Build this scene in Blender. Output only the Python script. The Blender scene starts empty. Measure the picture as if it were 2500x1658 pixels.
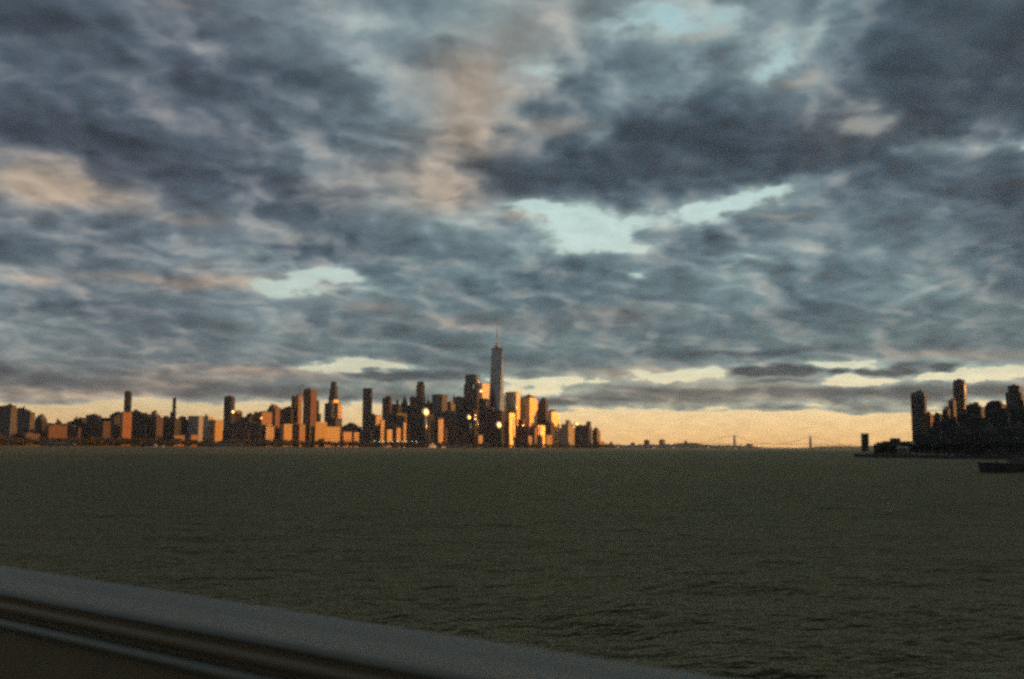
import bpy, math, random
import numpy as np
from mathutils import Vector, Matrix, Euler
R = math.radians
random.seed(7)
rng = np.random.default_rng(11)
sc = bpy.context.scene
col = sc.collection

# ------------------------------------------------------------------ camera
W0, H0, F = 2500.0, 1658.0, 2431.0
CAM_H = 6.0
PITCH = R(6.14)
ROLL = R(0.30)
cam_d = bpy.data.cameras.new('camera')
cam = bpy.data.objects.new('camera', cam_d)
col.objects.link(cam)
sc.camera = cam
cam_d.sensor_width = 36.0
cam_d.lens = F / W0 * 36.0
cam_d.clip_start = 0.05
cam_d.clip_end = 80000
CM = Matrix.Rotation(math.pi / 2 + PITCH, 3, 'X') @ Matrix.Rotation(ROLL, 3, 'Z')
cam.location = (0, 0, CAM_H)
cam.rotation_euler = CM.to_euler()
cam_d.dof.use_dof = True
cam_d.dof.focus_distance = 9.0
cam_d.dof.aperture_fstop = 35.0 / 11.0      # 11 mm pupil
cam_d.dof.aperture_blades = 0

def ray(x, y):
    """direction through a point of the view given in 2500 x 1658 units"""
    v = CM @ Vector(((x - W0 / 2) / F, -(y - H0 / 2) / F, -1))
    return v

def yh(x):
    return 1084.3 + 0.00525 * x

def kx(x, y=None):
    v = ray(x, yh(x) if y is None else y)
    return v.x / v.y

def at(x, Y):
    """ground position at forward depth Y along the sight line x"""
    return Vector((kx(x) * Y, Y, 0))

def hz(x, y, Y):
    v = ray(x, y)
    return CAM_H + Y * v.z / v.y

def azel(x, y):
    v = ray(x, y).normalized()
    return math.degrees(math.atan2(v.x, v.y)), math.degrees(math.asin(v.z))

# ------------------------------------------------------------------ tagging
def tag(o, label=None, cat=None, group=None, kind=None):
    if label: o['label'] = label
    if cat: o['category'] = cat
    if group: o['group'] = group
    if kind: o['kind'] = kind
    return o

def empty(name, loc=(0, 0, 0), rz=0.0):
    o = bpy.data.objects.new(name, None)
    o.location = loc
    o.rotation_euler = (0, 0, rz)
    o.empty_display_size = 1
    col.objects.link(o)
    return o

class MB:
    def __init__(s):
        s.v = []; s.f = []; s.sm = []
    def add(s, vs, fs, smooth=False):
        n = len(s.v)
        s.v += [tuple(p) for p in vs]
        s.f += [tuple(i + n for i in f) for f in fs]
        s.sm += [smooth] * len(fs)
    def box(s, x0, x1, y0, y1, z0, z1):
        s.add([(x0, y0, z0), (x1, y0, z0), (x1, y1, z0), (x0, y1, z0), (x0, y0, z1), (x1, y0, z1), (x1, y1, z1), (x0, y1, z1)],
              [(0, 3, 2, 1), (4, 5, 6, 7), (0, 1, 5, 4), (1, 2, 6, 5), (2, 3, 7, 6), (3, 0, 4, 7)])
    def cbox(s, cx, cy, w, d, z0, z1):
        s.box(cx - w / 2, cx + w / 2, cy - d / 2, cy + d / 2, z0, z1)
    def frus(s, cx, cy, w0, d0, z0, w1, d1, z1):
        s.add([(cx - w0 / 2, cy - d0 / 2, z0), (cx + w0 / 2, cy - d0 / 2, z0), (cx + w0 / 2, cy + d0 / 2, z0), (cx - w0 / 2, cy + d0 / 2, z0),
               (cx - w1 / 2, cy - d1 / 2, z1), (cx + w1 / 2, cy - d1 / 2, z1), (cx + w1 / 2, cy + d1 / 2, z1), (cx - w1 / 2, cy + d1 / 2, z1)],
              [(0, 3, 2, 1), (4, 5, 6, 7), (0, 1, 5, 4), (1, 2, 6, 5), (2, 3, 7, 6), (3, 0, 4, 7)])
    def lathe(s, cx, cy, prof, n=12, smooth=True, a0=0.0):
        vs = []
        for r, z in prof:
            for i in range(n):
                a = a0 + 2 * math.pi * i / n
                vs.append((cx + r * math.cos(a), cy + r * math.sin(a), z))
        fs = []
        for j in range(len(prof) - 1):
            for i in range(n):
                k = (i + 1) % n
                fs.append((j * n + i, j * n + k, (j + 1) * n + k, (j + 1) * n + i))
        fs.append(tuple(range(n))[::-1])
        fs.append(tuple((len(prof) - 1) * n + i for i in range(n)))
        s.add(vs, fs, smooth)
    def tube(s, p0, p1, r0, r1=None, n=6):
        r1 = r0 if r1 is None else r1
        p0 = Vector(p0); p1 = Vector(p1)
        d = (p1 - p0).normalized()
        a = d.orthogonal().normalized(); b = d.cross(a)
        vs = []
        for p, r in ((p0, r0), (p1, r1)):
            for i in range(n):
                t = 2 * math.pi * i / n
                vs.append(p + a * (r * math.cos(t)) + b * (r * math.sin(t)))
        fs = [(i, (i + 1) % n, n + (i + 1) % n, n + i) for i in range(n)]
        fs += [tuple(range(n))[::-1], tuple(range(n, 2 * n))]
        s.add(vs, fs, n > 5)
    def prism(s, pts, z0, z1):
        n = len(pts)
        vs = [(p[0], p[1], z0) for p in pts] + [(p[0], p[1], z1) for p in pts]
        s.add(vs, [tuple(range(n))[::-1], tuple(range(n, 2 * n))] + [(i, (i + 1) % n, n + (i + 1) % n, n + i) for i in range(n)])
    def build(s, name, mat, parent=None):
        me = bpy.data.meshes.new(name)
        me.from_pydata(s.v, [], s.f)
        me.polygons.foreach_set('use_smooth', s.sm)
        me.materials.append(mat)
        me.update()
        o = bpy.data.objects.new(name, me)
        col.objects.link(o)
        if parent is not None: o.parent = parent
        return o

# ------------------------------------------------------------------ node helper
class NT:
    def __init__(s, tree):
        s.t = tree; s.n = tree.nodes; s.l = tree.links
    def new(s, typ, **kw):
        nd = s.n.new(typ)
        for k, v in kw.items(): setattr(nd, k, v)
        return nd
    def put(s, sock, v):
        if isinstance(v, bpy.types.NodeSocket): s.l.new(v, sock)
        elif v is not None: sock.default_value = v
    def m(s, op, a, b=None, c=None, clamp=False):
        nd = s.new('ShaderNodeMath', operation=op, use_clamp=clamp)
        s.put(nd.inputs[0], a); s.put(nd.inputs[1], b)
        if c is not None: s.put(nd.inputs[2], c)
        return nd.outputs[0]
    def v(s, op, a, b=None, c=None, scale=None):
        nd = s.new('ShaderNodeVectorMath', operation=op)
        s.put(nd.inputs[0], a)
        if b is not None: s.put(nd.inputs[1], b)
        if c is not None: s.put(nd.inputs[2], c)
        if scale is not None: s.put(nd.inputs['Scale'], scale)
        return nd.outputs['Value'] if op in ('DOT_PRODUCT', 'LENGTH', 'DISTANCE') else nd.outputs[0]
    def comb(s, x, y, z=0.0):
        nd = s.new('ShaderNodeCombineXYZ')
        s.put(nd.inputs[0], x); s.put(nd.inputs[1], y); s.put(nd.inputs[2], z)
        return nd.outputs[0]
    def sep(s, v):
        nd = s.new('ShaderNodeSeparateXYZ'); s.put(nd.inputs[0], v)
        return nd.outputs
    def noise(s, vec, scale, detail=2.0, rough=0.5, dist=0.0, lac=2.0, color=False):
        nd = s.new('ShaderNodeTexNoise')
        s.put(nd.inputs['Vector'], vec)
        nd.inputs['Scale'].default_value = scale
        nd.inputs['Detail'].default_value = detail
        nd.inputs['Roughness'].default_value = rough
        nd.inputs['Lacunarity'].default_value = lac
        nd.inputs['Distortion'].default_value = dist
        return nd.outputs[1 if color else 0]
    def ramp(s, fac, stops, interp='LINEAR'):
        nd = s.new('ShaderNodeValToRGB')
        cr = nd.color_ramp; cr.interpolation = interp
        while len(cr.elements) > 1: cr.elements.remove(cr.elements[-1])
        cr.elements[0].position = stops[0][0]; cr.elements[0].color = tuple(stops[0][1]) + (1,)
        for p, c in stops[1:]:
            e = cr.elements.new(p); e.color = tuple(c) + (1,)
        s.put(nd.inputs[0], fac)
        return nd.outputs[0]
    def mapr(s, v, a, b, c=0.0, d=1.0, smooth=True):
        nd = s.new('ShaderNodeMapRange', interpolation_type='SMOOTHSTEP' if smooth else 'LINEAR')
        s.put(nd.inputs[0], v)
        for i, q in enumerate((a, b, c, d)): s.put(nd.inputs[1 + i], q)
        return nd.outputs[0]
    def mix(s, f, a, b, mode='MIX'):
        nd = s.new('ShaderNodeMix', data_type='RGBA', blend_type=mode)
        s.put(nd.inputs[0], f)
        for sock, q in ((nd.inputs[6], a), (nd.inputs[7], b)):
            if isinstance(q, (tuple, list)) and len(q) == 3: q = tuple(q) + (1,)
            s.put(sock, q)
        return nd.outputs[2]

# ------------------------------------------------------------------ sky
SUN_AZ, SUN_EL = R(88.0), R(5.0)
world = bpy.data.worlds.new('World')
sc.world = world
world.use_nodes = True
w = NT(world.node_tree)
w.n.clear()
out = w.new('ShaderNodeOutputWorld')
bg = w.new('ShaderNodeBackground')
w.l.new(bg.outputs[0], out.inputs[0])
tc = w.new('ShaderNodeTexCoord')
d = tc.outputs['Generated']
sx, sy, sz = w.sep(d)
zc = w.m('MAXIMUM', sz, 0.0005)
az = w.m('MULTIPLY', w.m('ARCTAN2', sx, sy), 57.29578)
el = w.m('MULTIPLY', w.m('ARCSINE', zc), 57.29578)
inv = w.m('DIVIDE', 1.0, w.m('ADD', zc, 0.28))
P = w.comb(w.m('MULTIPLY', sx, inv), w.m('MULTIPLY', sy, inv), 0.37)
# ragged edges: the cloud masses are displaced by turbulence in the plane of the cloud deck
wn = w.noise(P, 4.2, 6.0, 0.56, color=True)
wnc = w.v('SUBTRACT', wn, (0.5, 0.5, 0.5))
ef = w.mapr(el, 0.0, 22.0, 0.16, 1.0, smooth=False)
wu = w.v('MULTIPLY', w.v('SCALE', wnc, scale=ef), (11.0, 5.5, 0.0))
uv0 = w.comb(az, el, 0.0)
uv = w.v('ADD', uv0, wu)

def blobs(lst, base):
    acc = base
    for b in lst:
        x, y, rx, ry, amp = b[:5]
        k = 1.0575
        a, e = azel(x * k, y * k)
        a2, _ = azel((x + 10) * k, y * k)
        _, e2 = azel(x * k, (y - 10) * k)
        su = abs(a2 - a) / 10 * rx; sv = abs(e2 - e) / 10 * ry
        q = w.v('MULTIPLY_ADD', uv, (1 / su, 1 / sv, 0), (-a / su, -e / sv, 0))
        dd = w.v('DOT_PRODUCT', q, q)
        g = w.m('POWER', 0.4966, dd)          # falls to one half at about one radius
        acc = w.m('MULTIPLY_ADD', g, amp, acc)
    return acc
CLEAR = [  # openings between the clouds
 (1490,40,85,42,-.50),(1640,30,60,50,-.25),(1770,150,34,50,-.30),(1885,70,60,40,-.26),(1350,345,26,24,-.40),(1480,220,90,30,-.22),(1230,150,80,14,-.2),
 (1260,490,95,26,-.62),(1335,545,85,34,-.60),(1420,520,70,22,-.55),(1500,560,60,12,-.5),(1630,500,90,20,-.60),(1750,445,62,20,-.62),(1700,478,60,18,-.5),(1390,575,60,10,-.3),
 (640,655,55,15,-.85),(720,645,70,10,-.75),(810,645,45,8,-.45),(560,600,50,20,-.25),(1482,640,18,10,-.42),(1720,590,40,10,-.26),
 (100,632,60,12,-.2),(790,852,110,8,-.8),(880,846,90,8,-.8),(710,850,40,6,-.5),
 (1960,864,330,20,-.62),(1560,868,170,9,-.3),(1270,892,180,12,-.35),(1730,840,60,6,-.35),(1900,846,90,7,-.7),(2060,868,90,10,-.8),(2250,866,110,9,-.7),(1960,884,80,7,-.5),(1640,858,110,8,-.5),(1540,866,60,6,-.4),
 (1220,876,110,6,-.55),(1300,884,70,6,-.5),(1260,905,150,7,-.55),(2010,285,60,22,-.35),(2160,335,55,20,-.42),(2290,330,45,20,-.42),(2345,345,30,30,-.4),(2040,258,60,16,-.25),
 (310,185,40,30,-.14),(785,150,40,20,-.16),(820,30,200,40,-.14),(430,560,120,30,-.1),(760,400,120,40,-.2),(1000,510,160,20,-.12),(1850,420,90,12,-.22),
 (1950,560,120,40,-.1),(1650,160,160,60,-.15),(2300,170,60,20,-.12)]
THICK = [(20,20,260,110,.2),(2364,20,300,160,.25),(2380,520,160,160,.15),  # heavy masses
 (300,330,330,70,.26),(90,250,160,90,.22),(130,60,160,60,.14),(560,190,240,50,.20),(480,410,190,40,.22),(620,585,110,14,.28),(100,560,140,24,.12),
 (1600,350,280,60,.40),(1380,415,170,40,.30),(1900,370,160,50,.34),(1240,400,80,40,.1),(2270,80,180,110,.30),(2230,230,170,50,.34),(1680,250,140,50,.16),(1560,330,120,50,.1),
 (2290,430,140,50,.24),(2260,520,150,40,.22),(1950,300,60,40,.1),(700,490,150,20,.12),(1300,230,100,40,.15),(200,720,250,20,.12),(900,770,300,20,.1),
 (1790,740,300,20,.10),(1140,840,200,12,.2),(1720,816,220,10,.3),(1725,855,50,10,1.35),(1820,857,60,11,1.45),(1918,857,20,7,1.1),(1990,858,34,9,1.3),(2075,862,60,12,1.45),(2180,853,22,6,1.0),(1830,880,90,6,.6),
 (2150,905,230,14,.28),(1750,905,260,12,.24),(1450,900,120,8,.3),(1270,922,260,8,.25),(640,905,260,16,.25),(870,868,70,6,.45),(960,862,90,10,.4),(1780,945,200,5,.35),(2060,945,120,5,.3),
 (60,870,300,22,.25),(100,925,120,10,.35),(300,955,180,6,.12),(1290,950,120,6,.2),(640,850,90,12,.3)]
WARM = [
 (1075,265,70,100,.85),(1010,400,130,50,.55),(1050,170,110,60,.45),(1130,340,40,35,.5),(1040,450,80,30,.4),(1210,508,40,12,.7),(1200,60,120,60,.35),(1270,300,60,20,.5),
 (120,425,150,42,.75),(40,395,90,40,.5),(240,465,90,22,.5),(200,440,60,30,.3),(470,20,60,14,.4),(450,500,60,14,.4),(760,440,90,40,.2),
 (430,650,200,14,.6),(100,650,60,10,.4),(850,700,60,14,.4),(1420,725,90,20,.3),(1080,745,140,14,.25),(2000,285,120,40,.35),(1880,330,60,40,.3),
 (620,860,120,10,.6),(370,880,120,14,.5),(150,905,200,14,.5),(560,850,60,6,.5),(1500,862,130,12,.7),(1640,905,220,20,.4),(2200,820,150,12,.4),(700,560,100,10,.15),(560,640,80,14,.5),
 (1820,510,40,8,.5),(1600,80,30,8,.5),(1855,185,30,12,.5)]
D = blobs([b[:4] + (b[4] * 1.04,) for b in CLEAR] + [b[:4] + (b[4] * 1.2,) for b in THICK], 0.66)
WM = blobs(WARM, 0.0)
def relief_field(v):
    a_ = w.noise(v, 4.2, 6.0, 0.47, dist=0.3)
    vo = w.new('ShaderNodeTexVoronoi', feature='SMOOTH_F1')
    w.put(vo.inputs['Vector'], w.v('ADD', v, w.v('SCALE', w.v('SUBTRACT', wn, (0.5, 0.5, 0.5)), scale=0.30)))
    vo.inputs['Scale'].default_value = 6.5; vo.inputs['Detail'].default_value = 1.6; vo.inputs['Roughness'].default_value = 0.55
    vo.inputs['Smoothness'].default_value = 0.55
    puff = w.m('SUBTRACT', 0.86, vo.outputs['Distance'])
    return w.m('MULTIPLY_ADD', puff, 0.36, w.m('MULTIPLY', a_, 0.72))
n_a = relief_field(P)
Ps = w.v('ADD', P, (0.030, -0.022, 0.0))
n_b = relief_field(Ps)
n_f = w.noise(P, 17.0, 5.0, 0.58)
big = w.noise(P, 2.0, 3.0, 0.5)
amp = w.mapr(el, 2.5, 13.0, 0.62, 1.0)
T = w.m('MULTIPLY_ADD', w.m('MULTIPLY', w.m('SUBTRACT', n_a, 0.5), amp), 0.80, D)
gapness = w.m('MULTIPLY', w.m('SUBTRACT', 0.62, D), 1.6, clamp=True)
T = w.m('MULTIPLY_ADD', w.m('MULTIPLY', w.m('SUBTRACT', n_f, 0.48), w.m('MULTIPLY_ADD', gapness, 1.3, 0.22)), 1.0, T)
T = w.m('MULTIPLY_ADD', w.m('SUBTRACT', big, 0.5), 0.30, T)
eln = w.m('ADD', el, w.m('MULTIPLY', w.m('SUBTRACT', n_a, 0.5), 1.4))
low = w.mapr(eln, 2.7, 1.5, 0.0, 1.0)
T = w.m('MULTIPLY_ADD', low, -0.85, T)
gapcol = w.ramp(w.m('DIVIDE', el, 30.0), [(0.0, (1.15, .66, .24)), (.05, (1.25, .87, .41)), (.095, (1.15, .98, .60)), (.15, (.82, .84, .62)), (.27, (.68, .82, .74)), (.5, (.58, .78, .75)), (.8, (.38, .60, .64)), (1.0, (.30, .48, .53))])
sky = w.new('ShaderNodeTexSky', sky_type='NISHITA', sun_disc=False, sun_elevation=SUN_EL, sun_rotation=SUN_AZ, altitude=10, air_density=1.0, dust_density=1.5, ozone_density=1.2)
nish = w.v('SCALE', sky.outputs[0], scale=0.10)
gapcol = w.mix(0.12, gapcol, nish)
gapcol = w.v('SCALE', gapcol, scale=w.m('MULTIPLY', w.mapr(az, -22.0, 4.0, .78, 1.0), w.m('MULTIPLY_ADD', n_f, .5, .75)))
cloud = w.ramp(T, [(0.0, (.46, .58, .57)), (.20, (.32, .41, .41)), (.40, (.195, .275, .305)), (.58, (.128, .188, .222)), (.78, (.074, .116, .150)), (1.0, (.045, .071, .094))])
lowt = w.ramp(w.m('DIVIDE', el, 14.0), [(0.0, (1.8, 1.5, 1.05)), (.2, (1.5, 1.33, 1.05)), (.36, (1.12, 1.16, 1.05)), (.6, (1.0, 1.08, 1.04)), (1.0, (1.0, 1.0, 1.0))])
cloud = w.mix(1.0, cloud, lowt, 'MULTIPLY')
lft = w.mapr(az, -2.0, -20.0, 0.0, 1.0)
cloud = w.mix(w.m('MULTIPLY', lft, 0.8), cloud, w.mix(1.0, cloud, (1.13, .95, .98), 'MULTIPLY'))
rel = w.m('MULTIPLY', w.m('SUBTRACT', n_b, n_a), 1.0)
lit = w.m('MAXIMUM', rel, 0.0); shd = w.m('MINIMUM', rel, 0.0)
gain = w.m('ADD', 1.0, w.m('MULTIPLY', w.m('MULTIPLY', rel, amp), 2.2))
gain = w.m('MAXIMUM', gain, 0.6)
cloud = w.v('SCALE', cloud, scale=gain)
warmf = w.m('MULTIPLY', w.m('ADD', WM, w.m('MULTIPLY', lit, 1.7)), w.mapr(T, 0.95, 0.5, 0.15, 1.0), clamp=True)
warmc = w.ramp(w.m('DIVIDE', el, 25.0), [(0.0, (.86, .54, .30)), (.2, (.60, .42, .30)), (.5, (.52, .40, .29)), (1.0, (.44, .365, .29))])
warmc = w.v('SCALE', warmc, scale=gain)
cloud = w.mix(w.m('MULTIPLY', warmf, 0.8), cloud, warmc)
cover = w.mapr(T, w.mapr(el, 3.0, 10.0, 0.10, -0.06), w.mapr(el, 3.0, 10.0, 0.26, 0.36), 0.0, 1.0)
# near the horizon the deck is seen edge-on and its rims are crisper
colr = w.mix(cover, gapcol, cloud)
glow = w.m('MAXIMUM', w.v('DOT_PRODUCT', d, tuple((math.sin(SUN_AZ) * math.cos(SUN_EL), math.cos(SUN_AZ) * math.cos(SUN_EL), math.sin(SUN_EL)))), 0.0)
glow = w.m('POWER', glow, 9.0)
colr = w.v('ADD', colr, w.v('SCALE', (1.9, 1.0, .42), scale=glow))
under = w.mapr(sz, 0.0, -0.03, 0.0, 1.0)
colr = w.mix(under, colr, (.03, .03, .025))
w.l.new(colr, bg.inputs[0])
bg.inputs[1].default_value = 1.0

sun_d = bpy.data.lights.new('sun', 'SUN')
sun = bpy.data.objects.new('sun', sun_d)
col.objects.link(sun)
sun_d.energy = 5.0
sun_d.angle = R(0.5)
sun_d.color = (1.0, 0.41, 0.085)
sdir = Vector((math.sin(SUN_AZ) * math.cos(SUN_EL), math.cos(SUN_AZ) * math.cos(SUN_EL), math.sin(SUN_EL)))
sun.rotation_euler = sdir.to_track_quat('Z', 'Y').to_euler()
sun.location = sdir * 2000 + Vector((0, 3000, 0))

vs = sc.view_settings
vs.view_transform = 'Standard'; vs.look = 'None'; vs.exposure = 0; vs.gamma = 1
sc.render.film_transparent = False
cy = sc.cycles
cy.use_denoising = False
cy.use_adaptive_sampling = True
cy.adaptive_threshold = 0.05
cy.adaptive_min_samples = 16
cy.pixel_filter_type = 'BLACKMAN_HARRIS'
cy.filter_width = 2.8
cy.max_bounces = 5; cy.diffuse_bounces = 2; cy.glossy_bounces = 3; cy.volume_bounces = 0
cy.sample_clamp_indirect = 0.8
cy.sample_clamp_direct = 12
cy.caustics_reflective = False
cy.caustics_refractive = False
# ------------------------------------------------------------------ materials
def mat(name):
    m = bpy.data.materials.new(name)
    m.use_nodes = True
    t = NT(m.node_tree)
    bs = m.node_tree.nodes['Principled BSDF']
    return m, t, bs

def facade(name, wall, glass=(.03, .04, .045), fh=3.8, bay=3.4, wz=.55, wx=.6, wr=.85, gr=.34, gmet=0.0, stripes=False):
    """masonry or curtain wall with rows of windows, stains and individually tilted panes"""
    m, t, bs = mat(name)
    tcn = t.new('ShaderNodeTexCoord')
    x, y, z = t.sep(tcn.outputs['Object'])
    u = t.m('ADD', x, y)
    fz = t.m('FRACT', t.m('DIVIDE', z, fh)); fx = t.m('FRACT', t.m('DIVIDE', u, bay))
    iz = t.m('FLOOR', t.m('DIVIDE', z, fh)); ix = t.m('FLOOR', t.m('DIVIDE', u, bay))
    win = t.m('LESS_THAN', fz, wz)
    if not stripes:
        win = t.m('MULTIPLY', win, t.m('LESS_THAN', fx, wx))
    wnz = t.new('ShaderNodeTexWhiteNoise'); t.put(wnz.inputs[0], t.comb(ix, iz, 0.0))
    rnd = wnz.outputs[0]
    oi = t.new('ShaderNodeObjectInfo')
    st = t.noise(t.comb(t.m('MULTIPLY', u, .06), 0.0, t.m('MULTIPLY', z, .02)), 1.0, 4.0, .6)
    pier = t.m('LESS_THAN', t.m('FRACT', t.m('DIVIDE', u, bay * 5)), .16)
    wc = t.mix(t.m('MULTIPLY', st, .5), wall, tuple(c * .55 for c in wall))
    wc = t.v('SCALE', wc, scale=t.m('MULTIPLY_ADD', oi.outputs['Random'], .35, .8))
    wc = t.v('SCALE', wc, scale=t.m('MULTIPLY_ADD', pier, .22, .95))
    gc = t.v('SCALE', tuple(glass), scale=t.m('MULTIPLY_ADD', rnd, .9, .55))
    c = t.mix(win, wc, gc)
    t.put(bs.inputs['Base Color'], c)
    t.put(bs.inputs['Roughness'], t.m('MULTIPLY_ADD', win, gr - wr, wr))
    if gmet: t.put(bs.inputs['Metallic'], t.m('MULTIPLY', win, gmet))
    return m

def plain(name, c, rough=.7, metal=0.0, vary=.35, scale=.3, bump=0.0):
    m, t, bs = mat(name)
    tcn = t.new('ShaderNodeTexCoord')
    n = t.noise(tcn.outputs['Object'], scale, 5.0, .6)
    t.put(bs.inputs['Base Color'], t.mix(t.m('MULTIPLY', n, vary * 2, clamp=True), c, tuple(q * .5 for q in c)))
    bs.inputs['Roughness'].default_value = rough
    bs.inputs['Metallic'].default_value = metal
    if bump:
        bp = t.new('ShaderNodeBump'); bp.inputs['Strength'].default_value = bump
        t.put(bp.inputs['Height'], n); t.put(bs.inputs['Normal'], bp.outputs[0])
    return m

M = {}
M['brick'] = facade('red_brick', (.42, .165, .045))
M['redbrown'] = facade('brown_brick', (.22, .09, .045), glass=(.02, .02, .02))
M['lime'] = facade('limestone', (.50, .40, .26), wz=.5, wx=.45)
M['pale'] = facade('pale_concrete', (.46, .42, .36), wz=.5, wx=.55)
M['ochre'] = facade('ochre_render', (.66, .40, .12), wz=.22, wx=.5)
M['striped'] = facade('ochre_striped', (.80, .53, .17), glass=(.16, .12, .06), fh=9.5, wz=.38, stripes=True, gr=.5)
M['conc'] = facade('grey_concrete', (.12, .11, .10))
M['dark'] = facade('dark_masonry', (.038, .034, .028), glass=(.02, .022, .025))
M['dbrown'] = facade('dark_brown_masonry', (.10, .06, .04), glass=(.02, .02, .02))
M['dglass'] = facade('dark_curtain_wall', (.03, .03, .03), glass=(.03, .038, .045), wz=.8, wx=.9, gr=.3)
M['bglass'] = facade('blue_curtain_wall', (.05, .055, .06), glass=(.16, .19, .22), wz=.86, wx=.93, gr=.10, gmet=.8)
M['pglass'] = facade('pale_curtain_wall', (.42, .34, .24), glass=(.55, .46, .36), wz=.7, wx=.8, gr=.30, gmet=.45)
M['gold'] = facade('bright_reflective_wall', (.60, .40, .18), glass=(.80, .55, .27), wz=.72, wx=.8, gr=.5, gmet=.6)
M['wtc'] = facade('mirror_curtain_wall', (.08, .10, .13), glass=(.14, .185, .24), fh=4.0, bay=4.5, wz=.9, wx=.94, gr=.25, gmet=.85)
M['mirror'] = plain('sun_glint_mirror', (.9, .8, .65), rough=.16, metal=.9, vary=.1)  # mirror surface of the added sun glint discs and streak cylinders
M['roof'] = plain('roof_dark', (.10, .09, .08))
M['roofred'] = plain('roof_copper', (.16, .09, .06))
M['wood'] = plain('weathered_wood', (.16, .10, .06))
M['steel'] = plain('painted_steel', (.30, .29, .28), rough=.5, metal=.3)
M['crane'] = plain('crane_paint', (.55, .30, .14), rough=.5)
M['bridge'] = plain('bridge_paint', (.16, .15, .14), rough=.6)
M['white'] = plain('white_paint', (.75, .72, .66), rough=.4, vary=.15)
M['hull'] = plain('dark_hull_paint', (.05, .05, .055), rough=.5)
M['rubber'] = plain('black_rubber', (.02, .02, .02), rough=.9)
M['pier'] = plain('pier_timber', (.09, .075, .06), rough=.9, scale=1.0)
M['land'] = plain('shore_ground', (.07, .065, .045), rough=.95, scale=.02)
M['hill'] = plain('wooded_slope', (.05, .055, .03), rough=.95, scale=.004)
M['bark'] = plain('bark', (.07, .05, .035), rough=.95, scale=3.0)

def leaf_mat(name, c1, c2):
    m, t, bs = mat(name)
    g = t.new('ShaderNodeNewGeometry')
    oi = t.new('ShaderNodeObjectInfo')
    n = t.noise(g.outputs['Position'], .25, 3.0, .6)
    t.put(bs.inputs['Base Color'], t.mix(n, c1, c2))
    bs.inputs['Roughness'].default_value = .75
    return m
M['leaf'] = leaf_mat('foliage', (.022, .028, .012), (.045, .042, .018))
M['leafr'] = leaf_mat('autumn_foliage', (.05, .04, .02), (.12, .06, .025))

m_, t_, b_ = mat('lamp_glow'); M['lampglow'] = m_
b_.inputs['Emission Color'].default_value = (.55, 1.0, .72, 1); b_.inputs['Emission Strength'].default_value = 5

# water: choppy river, dark and slightly green
m_, t_, b_ = mat('river_water'); M['water'] = m_
g = t_.new('ShaderNodeNewGeometry'); pos = g.outputs['Position']
ps = t_.v('MULTIPLY', pos, (1.0, 1.0, 1.0))
px_, py_, pz_ = t_.sep(pos)
wind = t_.comb(t_.m('MULTIPLY_ADD', px_, .80, t_.m('MULTIPLY', py_, .28)), t_.m('MULTIPLY_ADD', py_, 1.35, t_.m('MULTIPLY', px_, -.35)), 0.0)
n1 = t_.noise(wind, .9, 4.0, .6); n2 = t_.noise(wind, .16, 3.0, .55); n3 = t_.noise(wind, .02, 4.0, .55)
gust = t_.noise(t_.comb(t_.m('MULTIPLY', px_, .0022), t_.m('MULTIPLY', py_, .007), 0.0), 1.0, 4.0, .55)
bp = t_.new('ShaderNodeBump'); bp.inputs['Strength'].default_value = 1.0; bp.inputs['Distance'].default_value = .5
t_.put(bp.inputs['Height'], t_.m('MULTIPLY_ADD', n2, 1.6, n1)); t_.put(b_.inputs['Normal'], bp.outputs[0])
t_.n.remove(b_)
df = t_.new('ShaderNodeBsdfDiffuse'); t_.put(df.inputs[0], t_.mix(gust, (.012, .011, .005), (.024, .021, .010))); t_.put(df.inputs['Normal'], bp.outputs[0])
gl = t_.new('ShaderNodeBsdfGlossy'); gl.inputs[0].default_value = (.67, .61, .385, 1); t_.put(gl.inputs['Roughness'], t_.mapr(gust, .35, .65, .50, .22)); t_.put(gl.inputs['Normal'], bp.outputs[0])
fr = t_.new('ShaderNodeFresnel'); fr.inputs[0].default_value = 1.33; t_.put(fr.inputs['Normal'], bp.outputs[0])
mx = t_.new('ShaderNodeMixShader'); t_.put(mx.inputs[0], t_.m('MULTIPLY', fr.outputs[0], .66)); t_.l.new(df.outputs[0], mx.inputs[1]); t_.l.new(gl.outputs[0], mx.inputs[2])
t_.l.new(mx.outputs[0], t_.n['Material Output'].inputs[0])

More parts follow.
